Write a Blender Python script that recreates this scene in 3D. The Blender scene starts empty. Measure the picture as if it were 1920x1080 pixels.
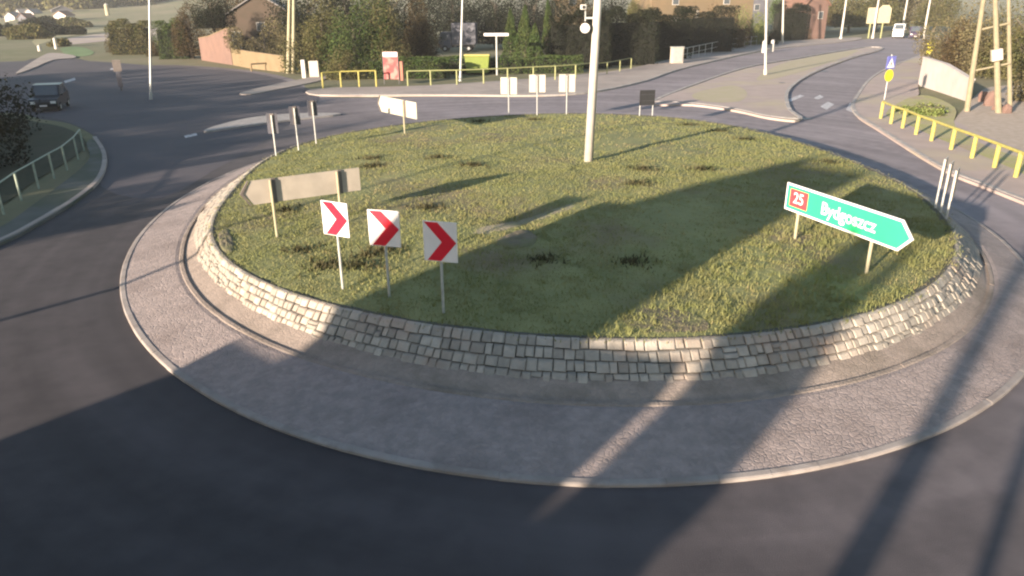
import bpy, bmesh, math, random
import numpy as np
from mathutils import Vector, Matrix
from mathutils.geometry import tessellate_polygon
random.seed(7)
rng = np.random.default_rng(7)
SC = bpy.context.scene
R = math.radians
# ------------------------------------------------------------------ camera
FPX, PITCH, ROLL, CAMH = 1384.0, R(21.2), R(-0.5), 8.0
cr = np.array([1.0, 0, 0]); cf = np.array([0, math.cos(PITCH), -math.sin(PITCH)]); cu = np.cross(cr, cf)
cr, cu = math.cos(ROLL)*cr + math.sin(ROLL)*cu, -math.sin(ROLL)*cr + math.cos(ROLL)*cu
cam_d = bpy.data.cameras.new('camera'); cam = bpy.data.objects.new('camera', cam_d)
SC.collection.objects.link(cam); SC.camera = cam
cam_d.sensor_width = 36; cam_d.lens = 36*FPX/1920; cam_d.clip_start = 0.1; cam_d.clip_end = 6000
mw = Matrix(((cr[0], cu[0], -cf[0], 0), (cr[1], cu[1], -cf[1], 0), (cr[2], cu[2], -cf[2], CAMH), (0, 0, 0, 1)))
cam.matrix_world = mw
# ------------------------------------------------------------------ world, sun, exposure
SUN_AZ, SUN_EL = R(220), R(10.6)      # compass direction the sun stands in (x=sin, y=cos)
w = bpy.data.worlds.new('World'); SC.world = w; w.use_nodes = True
nt = w.node_tree; bg = nt.nodes['Background']
sky = nt.nodes.new('ShaderNodeTexSky'); sky.sky_type = 'NISHITA'; sky.sun_disc = False
sky.sun_elevation = SUN_EL; sky.sun_rotation = SUN_AZ; sky.air_density = 1.2; sky.dust_density = .6; sky.ozone_density = 1.8
nt.links.new(sky.outputs[0], bg.inputs[0]); bg.inputs[1].default_value = 0.070
sl = bpy.data.lights.new('sun', 'SUN'); sl.energy = 5.0; sl.angle = R(0.9); sl.color = (1.0, 0.83, 0.655)
sun = bpy.data.objects.new('sun', sl); SC.collection.objects.link(sun)
sd = Vector((-math.sin(SUN_AZ)*math.cos(SUN_EL), -math.cos(SUN_AZ)*math.cos(SUN_EL), -math.sin(SUN_EL)))
sun.rotation_euler = sd.to_track_quat('-Z', 'Y').to_euler(); sun.location = (-30, -40, 40)
SC.view_settings.view_transform = 'Standard'; SC.view_settings.look = 'None'
SC.view_settings.exposure = 2.1; SC.view_settings.gamma = 1.0; SC.view_settings.use_curve_mapping = False
SC.render.engine = 'CYCLES'; HAZE = .0002
SC.cycles.max_bounces = 5; SC.cycles.diffuse_bounces = 3; SC.cycles.volume_bounces = 1
SC.cycles.use_denoising = True; SC.cycles.filter_width = 2.2

# ------------------------------------------------------------------ helpers
def G(px, py, z=0.0):
    """Point on the level z that the photograph shows at pixel (px, py)."""
    d = cf*FPX + (px-960)*cr + (540-py)*cu
    return np.array([0, 0, CAMH]) + d*((z-CAMH)/d[2])
def GV(p, z=0.0):
    a = G(p[0], p[1], z); return Vector((a[0], a[1], z))
CA, SA = math.cos(R(40)), math.sin(R(40))
def UV(u, v): return (u*CA + v*SA, -u*SA + v*CA)      # across / along the sun's direction

def link(o): SC.collection.objects.link(o); return o
def tag(o, label=None, cat=None, group=None, kind=None):
    if label: o['label'] = label
    if cat: o['category'] = cat
    if group: o['group'] = group
    if kind: o['kind'] = kind
    return o
def empty(name, loc, rz=0.0, label=None, cat=None, group=None):
    o = bpy.data.objects.new(name, None); o.empty_display_size = 0.3; link(o)
    o.location = loc; o.rotation_euler = (0, 0, rz); return tag(o, label, cat, group)
def copy_tree(o, parent=None):
    c = o.copy(); link(c); c.parent = parent
    for ch in list(o.children): copy_tree(ch, c)
    return c

class MB:
    def __init__(s): s.v = []; s.f = []
    def add(s, vs, fs):
        n = len(s.v); s.v += [tuple(p) for p in vs]; s.f += [tuple(i+n for i in f) for f in fs]; return s
    def box(s, c, d, rz=0, M=None):
        x, y, z = d[0]/2, d[1]/2, d[2]/2; ca, sa = math.cos(rz), math.sin(rz); vs = []
        for (a, b, e) in ((-x,-y,-z),(x,-y,-z),(x,y,-z),(-x,y,-z),(-x,-y,z),(x,-y,z),(x,y,z),(-x,y,z)):
            vs.append((c[0]+a*ca-b*sa, c[1]+a*sa+b*ca, c[2]+e))
        return s.add(vs, ((3,2,1,0),(4,5,6,7),(0,1,5,4),(1,2,6,5),(2,3,7,6),(3,0,4,7)))
    def cyl(s, p0, p1, r0, r1=None, n=10, caps=True):
        r1 = r0 if r1 is None else r1
        p0, p1 = Vector(p0), Vector(p1); d = (p1-p0).normalized()
        a = d.orthogonal().normalized(); b = d.cross(a); vs = []
        for k in range(n):
            t = 2*math.pi*k/n; q = a*math.cos(t) + b*math.sin(t); vs += [p0+q*r0, p1+q*r1]
        fs = [(2*k, 2*((k+1) % n), 2*((k+1) % n)+1, 2*k+1) for k in range(n)]
        if caps: fs += [tuple(2*k for k in reversed(range(n))), tuple(2*k+1 for k in range(n))]
        return s.add(vs, fs)
    def tube(s, pts, r, n=8):
        for a, b in zip(pts[:-1], pts[1:]): s.cyl(a, b, r, r, n)
        return s
    def prism_y(s, poly, y0, y1):
        """polygon in x,z extruded between y0 and y1"""
        n = len(poly); vs = [(x, y0, z) for x, z in poly] + [(x, y1, z) for x, z in poly]
        fs = [(i, (i+1) % n, (i+1) % n+n, i+n) for i in range(n)]
        tri = tessellate_polygon([[Vector((x, z, 0)) for x, z in poly]])
        fs += [tuple(t) for t in tri] + [tuple(i+n for i in reversed(t)) for t in tri]
        return s.add(vs, fs)
    def prism_z(s, poly, z0, z1, bottom=False):
        n = len(poly); vs = [(p[0], p[1], z0) for p in poly] + [(p[0], p[1], z1) for p in poly]
        fs = [(i, (i+1) % n, (i+1) % n+n, i+n) for i in range(n)]
        tri = tessellate_polygon([[Vector((p[0], p[1], 0)) for p in poly]])
        fs += [tuple(i+n for i in t) for t in tri]
        if bottom: fs += [tuple(reversed(t)) for t in tri]
        return s.add(vs, fs)
    def mesh(s, name, m, smooth=False, recalc=True):
        me = bpy.data.meshes.new(name); me.from_pydata(s.v, [], s.f)
        if recalc:
            bm = bmesh.new(); bm.from_mesh(me); bmesh.ops.recalc_face_normals(bm, faces=bm.faces); bm.to_mesh(me); bm.free()
        if m: me.materials.append(m)
        if smooth: me.polygons.foreach_set('use_smooth', [True]*len(me.polygons))
        return me
    def build(s, name, m, parent=None, smooth=False, bevel=0, **k):
        o = bpy.data.objects.new(name, s.mesh(name, m, smooth)); link(o)
        if parent: o.parent = parent
        if bevel:
            b = o.modifiers.new('bevel', 'BEVEL'); b.width = bevel; b.segments = 2; b.limit_method = 'ANGLE'
        return tag(o, **k)

def sheet(name, poly, z, m, **k):
    """flat polygon, facing up"""
    me = bpy.data.meshes.new(name); vs = [(p[0], p[1], z) for p in poly]
    tri = tessellate_polygon([[Vector(v) for v in vs]])
    me.from_pydata(vs, [], [tuple(t) for t in tri])
    bm = bmesh.new(); bm.from_mesh(me)
    for f in bm.faces:
        f.normal_update()
        if f.normal.z < 0: f.normal_flip()
    bm.to_mesh(me); bm.free(); me.materials.append(m)
    o = bpy.data.objects.new(name, me); link(o); return tag(o, **k)
def smooth_poly(pts, n=5, closed=True):
    out = []; N = len(pts)
    rngi = range(N) if closed else range(N-1)
    for i in rngi:
        g = lambda j: np.array(pts[j % N] if closed else pts[min(max(j, 0), N-1)], float)[:2]
        p0, p1, p2, p3 = g(i-1), g(i), g(i+1), g(i+2)
        for t in np.linspace(0, 1, n, endpoint=False):
            out.append(0.5*((2*p1)+(-p0+p2)*t+(2*p0-5*p1+4*p2-p3)*t*t+(-p0+3*p1-3*p2+p3)*t**3))
    if not closed: out.append(np.array(pts[-1], float)[:2])
    return out
def gpoly(pix, n=5, z=0): return smooth_poly([G(a, b, z)[:2] for a, b in pix], n)
def gline(pix, n=6, z=0): return smooth_poly([G(a, b, z)[:2] for a, b in pix], n, closed=False)
def offset_line(line, d):
    out = []
    for i, p in enumerate(line):
        a = line[max(i-1, 0)]; b = line[min(i+1, len(line)-1)]; t = (b-a)/max(np.hypot(*(b-a)), 1e-6)
        out.append(p + np.array([-t[1], t[0]])*d)
    return out
def ribbon(mb, line, w, z0, z1, step=1.2):
    '''kerb line laid as single stones with narrow joints'''
    seg = [line[0]]; acc = 0
    for a, b in zip(line[:-1], line[1:]):
        L_ = np.hypot(*(b-a)); k = 0.0
        while acc + (L_-k) >= step:
            k += step-acc; p = a+(b-a)*k/L_; seg.append(p)
            if len(seg) > 1:
                t = (seg[-1]-seg[0])/max(np.hypot(*(seg[-1]-seg[0])), 1e-6)*.012; q = [seg[0]+t]+seg[1:-1]+[seg[-1]-t]
                _ribbon(mb, q, w, z0, z1+random.uniform(-.008, .008))
            seg = [p]; acc = 0
        acc += L_-k; seg.append(b)
    if len(seg) > 1 and np.hypot(*(seg[-1]-seg[0])) > .05: _ribbon(mb, seg, w, z0, z1)
    return mb
def _ribbon(mb, line, w, z0, z1):
    """kerb-like strip along a line, with top and two sides"""
    L = offset_line(line, w/2); Rr = offset_line(line, -w/2); n = len(line); vs = []
    for a, b in zip(L, Rr): vs += [(a[0], a[1], z0), (a[0], a[1], z1), (b[0], b[1], z1), (b[0], b[1], z0)]
    fs = []
    for i in range(n-1):
        for k in range(3): fs.append((4*i+k, 4*i+k+1, 4*i+5+k, 4*i+4+k))
    fs += [(0, 1, 2, 3), (4*n-4, 4*n-3, 4*n-2, 4*n-1)]
    return mb.add(vs, fs)

# ------------------------------------------------------------------ materials
def mat(name, c, c2=None, scale=5.0, rough=0.85, bump=0.0, bscale=None, metal=0.0, detail=6, mix2=None, spec=0.3, coat=0, objrand=0.0, contrast=(0.35, 0.65), emit=0):
    m = bpy.data.materials.new(name); m.use_nodes = True; t = m.node_tree; N, L = t.nodes, t.links
    b = N['Principled BSDF']; b.inputs['Roughness'].default_value = rough; b.inputs['Metallic'].default_value = metal
    b.inputs['Specular IOR Level'].default_value = spec; b.inputs['Coat Weight'].default_value = coat
    tc = N.new('ShaderNodeTexCoord'); out = None
    geo = N.new('ShaderNodeNewGeometry')
    if c2 is None: c2 = tuple(x*0.86 for x in c)
    no = N.new('ShaderNodeTexNoise'); no.inputs['Scale'].default_value = scale; no.inputs['Detail'].default_value = detail
    L.new(geo.outputs['Position'] if scale < 50 else tc.outputs['Object'], no.inputs['Vector'])
    mr = N.new('ShaderNodeMapRange'); mr.inputs[1].default_value = contrast[0]; mr.inputs[2].default_value = contrast[1]
    L.new(no.outputs[0], mr.inputs[0])
    mx = N.new('ShaderNodeMix'); mx.data_type = 'RGBA'; mx.inputs[6].default_value = (*c, 1); mx.inputs[7].default_value = (*c2, 1)
    L.new(mr.outputs[0], mx.inputs[0]); col = mx.outputs[2]
    if mix2:                                    # second, broader variation: (colour, scale, lo, hi)
        n2 = N.new('ShaderNodeTexNoise'); n2.inputs['Scale'].default_value = mix2[1]; n2.inputs['Detail'].default_value = 5
        n2.inputs['Roughness'].default_value = 0.6
        L.new(geo.outputs['Position'], n2.inputs['Vector'])
        r2 = N.new('ShaderNodeMapRange'); r2.inputs[1].default_value = mix2[2]; r2.inputs[2].default_value = mix2[3]
        L.new(n2.outputs[0], r2.inputs[0])
        m2 = N.new('ShaderNodeMix'); m2.data_type = 'RGBA'; L.new(r2.outputs[0], m2.inputs[0]); L.new(col, m2.inputs[6])
        m2.inputs[7].default_value = (*mix2[0], 1); col = m2.outputs[2]
    if objrand:
        oi = N.new('ShaderNodeObjectInfo'); r3 = N.new('ShaderNodeMapRange'); r3.inputs[3].default_value = 1-objrand; r3.inputs[4].default_value = 1+objrand
        L.new(oi.outputs['Random'], r3.inputs[0])
        m3 = N.new('ShaderNodeVectorMath'); m3.operation = 'SCALE'; L.new(col, m3.inputs[0]); L.new(r3.outputs[0], m3.inputs['Scale']); col = m3.outputs[0]
    L.new(col, b.inputs['Base Color'])
    if bump:
        n3 = N.new('ShaderNodeTexNoise'); n3.inputs['Scale'].default_value = bscale or scale*4; n3.inputs['Detail'].default_value = 5
        L.new(geo.outputs['Position'], n3.inputs['Vector'])
        bp = N.new('ShaderNodeBump'); bp.inputs['Strength'].default_value = 1.0; bp.inputs['Distance'].default_value = bump
        L.new(n3.outputs[0], bp.inputs['Height']); L.new(bp.outputs[0], b.inputs['Normal'])
    return m
def leaf_mat(name, c, c2, var=0.35):
    m = bpy.data.materials.new(name); m.use_nodes = True; t = m.node_tree; N, L = t.nodes, t.links
    b = N['Principled BSDF']; b.inputs['Roughness'].default_value = 0.85; b.inputs['Specular IOR Level'].default_value = 0.06
    g = N.new('ShaderNodeNewGeometry'); no = N.new('ShaderNodeTexNoise'); no.inputs['Scale'].default_value = 0.9; L.new(g.outputs['Position'], no.inputs['Vector'])
    mr = N.new('ShaderNodeMapRange'); mr.inputs[1].default_value = 0.35; mr.inputs[2].default_value = 0.65; L.new(no.outputs[0], mr.inputs[0])
    mx = N.new('ShaderNodeMix'); mx.data_type = 'RGBA'; mx.inputs[6].default_value = (*c, 1); mx.inputs[7].default_value = (*c2, 1)
    L.new(mr.outputs[0], mx.inputs[0])
    r3 = N.new('ShaderNodeMapRange'); r3.inputs[3].default_value = 1-var; r3.inputs[4].default_value = 1+var
    L.new(g.outputs['Random Per Island'], r3.inputs[0])
    m3 = N.new('ShaderNodeVectorMath'); m3.operation = 'SCALE'; L.new(mx.outputs[2], m3.inputs[0]); L.new(r3.outputs[0], m3.inputs['Scale'])
    L.new(m3.outputs[0], b.inputs['Base Color'])
    tr = N.new('ShaderNodeBsdfTranslucent'); L.new(m3.outputs[0], tr.inputs['Color'])
    ms = N.new('ShaderNodeMixShader'); ms.inputs[0].default_value = 0.25
    L.new(b.outputs[0], ms.inputs[1]); L.new(tr.outputs[0], ms.inputs[2]); L.new(ms.outputs[0], N['Material Output'].inputs[0])
    return m
def sett_mat(m, scale, depth):
    # rough worn paving: fine relief and slightly darker joints
    t = m.node_tree; N, L = t.nodes, t.links; b = N['Principled BSDF']; src = b.inputs['Base Color'].links[0].from_socket
    g = N.new('ShaderNodeNewGeometry'); n0 = N.new('ShaderNodeTexNoise'); n0.inputs['Scale'].default_value = 1.5; L.new(g.outputs['Position'], n0.inputs['Vector'])
    mxv = N.new('ShaderNodeVectorMath'); mxv.operation = 'MULTIPLY_ADD'; mxv.inputs[1].default_value = (.25, .25, .25); L.new(n0.outputs['Color'], mxv.inputs[0]); L.new(g.outputs['Position'], mxv.inputs[2])
    v = N.new('ShaderNodeTexVoronoi'); v.feature = 'DISTANCE_TO_EDGE'; v.inputs['Scale'].default_value = scale; L.new(mxv.outputs[0], v.inputs['Vector'])
    v2 = N.new('ShaderNodeTexVoronoi'); v2.inputs['Scale'].default_value = scale; L.new(mxv.outputs[0], v2.inputs['Vector'])
    mr = N.new('ShaderNodeMapRange'); mr.inputs[2].default_value = .12; L.new(v.outputs['Distance'], mr.inputs[0])
    mc = N.new('ShaderNodeMapRange'); mc.inputs[3].default_value = .965; L.new(mr.outputs[0], mc.inputs[0])
    sx = N.new('ShaderNodeSeparateColor'); L.new(v2.outputs['Color'], sx.inputs[0]); mk = N.new('ShaderNodeMapRange'); mk.inputs[3].default_value = .92; mk.inputs[4].default_value = 1.07; L.new(sx.outputs[0], mk.inputs[0])
    mm = N.new('ShaderNodeMath'); mm.operation = 'MULTIPLY'; L.new(mc.outputs[0], mm.inputs[0]); L.new(mk.outputs[0], mm.inputs[1])
    sc = N.new('ShaderNodeVectorMath'); sc.operation = 'SCALE'; L.new(src, sc.inputs[0]); L.new(mm.outputs[0], sc.inputs['Scale']); L.new(sc.outputs[0], b.inputs['Base Color'])
    n1 = N.new('ShaderNodeTexNoise'); n1.inputs['Scale'].default_value = 3; n1.inputs['Detail'].default_value = 8; L.new(g.outputs['Position'], n1.inputs['Vector'])
    ad = N.new('ShaderNodeMath'); ad.operation = 'MULTIPLY_ADD'; ad.inputs[1].default_value = .7; L.new(n1.outputs[0], ad.inputs[0]); L.new(mr.outputs[0], ad.inputs[2])
    a2 = N.new('ShaderNodeMath'); a2.operation = 'MULTIPLY_ADD'; a2.inputs[1].default_value = .5; L.new(sx.outputs[1], a2.inputs[0]); L.new(ad.outputs[0], a2.inputs[2])
    bp = N.new('ShaderNodeBump'); bp.inputs['Distance'].default_value = depth; bp.inputs['Strength'].default_value = .6; L.new(a2.outputs[0], bp.inputs['Height']); L.new(bp.outputs[0], b.inputs['Normal'])
    return m
M = {}
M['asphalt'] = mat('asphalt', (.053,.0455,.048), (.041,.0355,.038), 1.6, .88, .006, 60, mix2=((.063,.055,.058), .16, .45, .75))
def light_ramp_and_wear(m):
    # uneven brightness of the light painted in: paler toward the right and far side
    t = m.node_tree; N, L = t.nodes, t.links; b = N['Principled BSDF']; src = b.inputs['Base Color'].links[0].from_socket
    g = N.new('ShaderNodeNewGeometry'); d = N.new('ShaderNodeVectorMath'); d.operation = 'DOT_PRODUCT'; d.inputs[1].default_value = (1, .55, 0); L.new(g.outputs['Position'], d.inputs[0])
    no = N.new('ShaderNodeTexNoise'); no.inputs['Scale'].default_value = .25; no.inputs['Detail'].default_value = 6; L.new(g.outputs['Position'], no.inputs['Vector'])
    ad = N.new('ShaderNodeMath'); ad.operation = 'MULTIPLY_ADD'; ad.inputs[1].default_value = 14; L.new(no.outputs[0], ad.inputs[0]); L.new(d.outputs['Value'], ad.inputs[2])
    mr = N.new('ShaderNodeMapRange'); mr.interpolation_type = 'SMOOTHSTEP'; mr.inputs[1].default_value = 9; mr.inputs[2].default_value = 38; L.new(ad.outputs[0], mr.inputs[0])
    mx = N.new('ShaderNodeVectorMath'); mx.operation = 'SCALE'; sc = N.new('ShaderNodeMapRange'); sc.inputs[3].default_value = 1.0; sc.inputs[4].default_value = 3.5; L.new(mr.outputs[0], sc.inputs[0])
    # tyre-polished streaks that follow the ring
    rel = N.new('ShaderNodeVectorMath'); rel.operation = 'MULTIPLY_ADD'; rel.inputs[1].default_value = (1, .82, 1); rel.inputs[2].default_value = (-2.6, -25.4, 0); L.new(g.outputs['Position'], rel.inputs[0])
    ln = N.new('ShaderNodeVectorMath'); ln.operation = 'LENGTH'; L.new(rel.outputs[0], ln.inputs[0]); sp = N.new('ShaderNodeSeparateXYZ'); L.new(rel.outputs[0], sp.inputs[0])
    at = N.new('ShaderNodeMath'); at.operation = 'ARCTAN2'; L.new(sp.outputs[1], at.inputs[0]); L.new(sp.outputs[0], at.inputs[1])
    cb = N.new('ShaderNodeCombineXYZ'); L.new(ln.outputs['Value'], cb.inputs[0]); L.new(at.outputs[0], cb.inputs[1])
    n4 = N.new('ShaderNodeTexNoise'); n4.inputs['Scale'].default_value = 1.1; n4.inputs['Detail'].default_value = 4; L.new(cb.outputs[0], n4.inputs['Vector'])
    r4 = N.new('ShaderNodeMapRange'); r4.inputs[1].default_value = .3; r4.inputs[2].default_value = .7; r4.inputs[3].default_value = .80; r4.inputs[4].default_value = 1.22; L.new(n4.outputs[0], r4.inputs[0])
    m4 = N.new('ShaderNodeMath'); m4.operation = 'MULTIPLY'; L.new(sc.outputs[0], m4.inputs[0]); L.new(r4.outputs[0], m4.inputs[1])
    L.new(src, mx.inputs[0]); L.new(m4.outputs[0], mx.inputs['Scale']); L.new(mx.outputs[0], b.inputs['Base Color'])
light_ramp_and_wear(M['asphalt'])
M['asphalt_light'] = mat('asphalt_light', (.145,.128,.134), (.118,.106,.114), 1.4, .85, .006, 50, mix2=((.17,.152,.152), .13, .45, .75))
M['asphalt_dark'] = mat('asphalt_dark', (.064,.056,.066), (.052,.047,.056), .8, .85, .006, 50, mix2=((.080,.070,.078), .1, .45, .7))
M['ground'] = mat('ground', (.085,.095,.040), (.13,.12,.062), .35, .95, .05, 3, mix2=((.16,.14,.085), .03, .4, .65))
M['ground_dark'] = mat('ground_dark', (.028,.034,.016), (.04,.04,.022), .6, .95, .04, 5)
M['field'] = mat('field', (.30,.27,.15), (.24,.22,.12), .05, .95, mix2=((.19,.17,.10), .012, .45, .7))
M['green_field'] = mat('green_field', (.13,.19,.08), (.10,.15,.06), .1, .95)
M['pavement'] = mat('pavement', (.27,.225,.20), (.31,.265,.235), .9, .9, .004, 25, mix2=((.21,.18,.165), .15, .45, .7))
M['pavement_pink'] = mat('pavement_pink', (.33,.262,.235), (.28,.225,.205), .7, .9, .004, 20, mix2=((.34,.285,.20), .12, .5, .66))
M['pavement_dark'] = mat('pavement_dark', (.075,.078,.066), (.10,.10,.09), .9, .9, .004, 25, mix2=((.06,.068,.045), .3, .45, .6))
M['kerb'] = mat('kerb', (.30,.275,.26), (.23,.21,.20), 3, .85, .004, 30)
M['island_kerb'] = mat('island_kerb', (.27,.237,.22), (.215,.19,.175), 2, .85, .004, 30, mix2=((.20,.17,.155), 1.2, .48, .6))
M['stone'] = mat('stone', (.300,.268,.228), (.240,.216,.186), 6, .85, .012, 22, objrand=.22, mix2=((.27,.21,.17), .9, .5, .7))
M['mortar'] = mat('mortar', (.075,.07,.06), (.05,.048,.042), 8, .95, .01, 30)
M['apron'] = sett_mat(mat('apron', (.27,.222,.208), (.218,.182,.172), 3.5, .92, 0, 7, mix2=((.185,.150,.14), .6, .50, .70)), 9.0, .016)
M['apron_in'] = sett_mat(mat('apron_in', (.255,.208,.178), (.21,.172,.148), 2.0, .92, 0, 12, mix2=((.17,.14,.115), .5, .48, .66)), 10.0, .012)
M['soil'] = mat('soil', (.19,.19,.078), (.155,.16,.066), 1.2, .95, .04, 6, mix2=((.15,.12,.07), .25, .5, .68))
M['dirt'] = mat('dirt', (.155,.125,.085), (.11,.095,.062), 2.5, .95, .05, 7, mix2=((.13,.13,.06), .8, .45, .62))
M['sand'] = mat('sand', (.36,.29,.24), (.28,.23,.18), 2.5, .95, .03, 9)
M['white'] = mat('white', (.42,.40,.37), (.37,.35,.325), 3, .5)
M['sign_white'] = mat('sign_white', (.62,.585,.575), (.56,.53,.52), 2, .35)
M['sign_red'] = mat('sign_red', (.56,.012,.03), (.48,.01,.025), 2, .35)
M['sign_green'] = mat('sign_green', (.03,.42,.175), (.028,.385,.16), 1.5, .4)
M['panel_red'] = mat('panel_red', (.55,.05,.06), None, 2, .4)
M['sign_back'] = mat('sign_back', (.38,.33,.275), (.32,.28,.235), 2.5, .55)
M['pale_back'] = mat('pale_back', (.34,.32,.27), (.29,.28,.24), 2.5, .5)
M['verge'] = mat('verge', (.27,.26,.10), (.31,.27,.15), .8, .95, .03, 6, mix2=((.28,.22,.15), .3, .5, .66))
M['sunlit_strip'] = mat('sunlit_strip', (.24,.205,.15), (.20,.19,.11), 2.5, .95, .03, 9)  # pale strip: sunlight between two shadows put into the colour
M['worn_grass'] = mat('worn_grass', (.33,.275,.20), (.30,.265,.17), .8, .95, .02, 6)
M['sign_back_dark'] = mat('sign_back_dark', (.07,.068,.085), (.05,.05,.06), 2.5, .6)  # shade on the far-left chevron backs is put into this colour
M['strap'] = mat('strap', (.13,.11,.10), None, 3, .5)
M['galv'] = mat('galv', (.42,.42,.40), (.34,.34,.33), 9, .45, metal=.35)
M['mast'] = mat('mast', (.40,.37,.33), (.35,.325,.29), 3, .6)
M['concrete'] = mat('concrete', (.21,.18,.12), (.17,.15,.10), 3, .9, .004, 20)
M['concrete_pale'] = mat('concrete_pale', (.32,.285,.19), (.26,.235,.16), 3, .9, .004, 20)
M['rail_yellow'] = mat('rail_yellow', (.33,.285,.075), (.25,.22,.06), 5, .55)
M['rail_pale'] = mat('rail_pale', (.24,.24,.10), (.19,.20,.09), 5, .55)
M['rail_green'] = mat('rail_green', (.26,.30,.24), (.20,.24,.20), 5, .55)
M['lime'] = mat('lime', (.12,.15,.018), (.10,.13,.018), 3, .5)
M['blue'] = mat('blue', (.12,.13,.38), None, 3, .4)
M['yellow'] = mat('yellow', (.62,.55,.03), None, 3, .4)
M['black'] = mat('black', (.02,.02,.022), None, 4, .5)
M['dark_metal'] = mat('dark_metal', (.05,.05,.055), None, 4, .5, metal=.5)
M['rubber'] = mat('rubber', (.02,.02,.02), None, 8, .8)
M['car_dark'] = mat('car_dark', (.016,.016,.02), None, 3, .35, coat=.2, spec=.4)
M['car_purple'] = mat('car_purple', (.05,.03,.06), None, 3, .25, coat=.6, spec=.5)
M['car_white'] = mat('car_white', (.72,.70,.66), None, 3, .3, coat=.4)
M['glass'] = mat('glass', (.06,.07,.08), None, 3, .08, spec=.8)
M['lamp_glass'] = mat('lamp_glass', (.65,.65,.62), None, 5, .15, spec=.6)
M['pink_wall'] = mat('pink_wall', (.15,.090,.072), (.12,.075,.062), .7, .9, .01, 8)
M['tan_wall'] = mat('tan_wall', (.165,.12,.07), (.14,.105,.06), .7, .9, .01, 8)
M['brown_wall'] = mat('brown_wall', (.065,.047,.035), (.055,.042,.03), .8, .9)
M['brick_red'] = mat('brick_red', (.30,.13,.09), (.24,.11,.08), 1.8, .9)
M['cream_wall'] = mat('cream_wall', (.14,.10,.06), (.12,.09,.055), .6, .9)
M['white_wall'] = mat('white_wall', (.40,.355,.335), (.34,.31,.29), .9, .9, .01, 6)
M['grey_wall'] = mat('grey_wall', (.10,.10,.115), (.08,.08,.095), .7, .9)
M['roof_grey'] = mat('roof_grey', (.17,.155,.15), (.14,.13,.125), 1.5, .85)
M['roof_red'] = mat('roof_red', (.15,.08,.06), (.12,.07,.05), 1.5, .85)
M['roof_orange'] = mat('roof_orange', (.22,.13,.07), (.18,.11,.06), 1.5, .85)
M['wood'] = mat('wood', (.10,.06,.035), (.08,.05,.03), 3, .8)
M['bark'] = mat('bark', (.09,.075,.055), (.06,.05,.038), 4, .95, .02, 12)
M['grass'] = leaf_mat('grass', (.172,.182,.070), (.200,.192,.084), .14)
M['weed'] = leaf_mat('weed', (.055,.055,.028), (.075,.065,.035), .4)
M['grass_dry'] = leaf_mat('grass_dry', (.22,.20,.085), (.26,.21,.11), .35)
M['leaf_olive'] = leaf_mat('leaf_olive', (0.072,0.076,0.028), (0.108,0.092,0.044), .45)
M['leaf_green'] = leaf_mat('leaf_green', (0.044,0.072,0.022), (0.060,0.076,0.026), .45)
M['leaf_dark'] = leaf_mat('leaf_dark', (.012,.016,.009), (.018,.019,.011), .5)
M['leaf_brown'] = leaf_mat('leaf_brown', (0.075,0.056,0.026), (0.056,0.038,0.022), .45)
M['leaf_tan'] = leaf_mat('leaf_tan', (0.136,0.112,0.060), (0.104,0.092,0.048), .4)
M['leaf_lime'] = leaf_mat('leaf_lime', (0.111,0.145,0.038), (0.145,0.153,0.060), .4)
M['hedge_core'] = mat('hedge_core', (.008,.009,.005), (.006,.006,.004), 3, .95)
M['banner'] = mat('banner', (.24,.035,.035), (.27,.13,.11), 1.4, .6, contrast=(.5, .62))
M['paint_road'] = mat('paint_road', (.48,.46,.47), (.20,.19,.20), 5, .7, contrast=(.42, .62))

# ------------------------------------------------------------------ terrain
def hill(x, y):
    d = math.hypot(x, y); az = math.degrees(math.atan2(x, y))
    k = min(max((d-330)/900, 0), 1); k = k*k*(3-2*k)
    a = math.exp(-((az+22)/9.0)**2)*46 + math.exp(-((az+8)/12.0)**2)*60 + 14*math.exp(-((az-30)/40)**2)
    if az < -30.5: f = min(1, (-30.5-az)/3.5); a = a*(1-f) - f*11*max(1, d/1230)
    return k*a
def GH(px, py):
    '''where the sight line through a pixel meets the rising ground'''
    d = cf*FPX + (px-960)*cr + (540-py)*cu; o = np.array([0, 0, CAMH]); t = .02
    while t < 4:
        q = o + d*t
        if q[2] <= hill(q[0], q[1]): break
        t += .002
    return q
gm = MB(); ds = [0, 20, 60, 120, 200, 330, 420, 540, 700, 900, 1250, 1700, 2500, 4200]; NA = 120
for d in ds:
    for k in range(NA):
        t = 2*math.pi*k/NA; x, y = d*math.sin(t), d*math.cos(t); gm.v.append((x, y, hill(x, y) + (random.uniform(-1, 1)*.006*d if 500 < d < 2000 else 0)))
for i in range(len(ds)-1):
    for k in range(NA):
        a, b = i*NA+k, i*NA+(k+1) % NA; gm.f.append((a, b, b+NA, a+NA))
gm.build('ground', M['ground'], smooth=True, kind='structure')
sheet('dry_field', gpoly([(60, 78), (150, 64), (300, 47), (420, 38), (520, 30), (520, 18), (330, 14), (200, 22), (130, 32)], 3), .03, M['field'], kind='structure')
sheet('stubble_field', gpoly([(110, 84), (190, 78), (330, 60), (330, 52), (200, 62), (120, 74)], 3), .035, M['pavement_pink'], kind='structure')
sheet('green_verge', gpoly([(115, 90), (150, 88), (175, 97), (168, 104), (140, 106), (120, 100)], 4), .03, M['green_field'], kind='structure')

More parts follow.
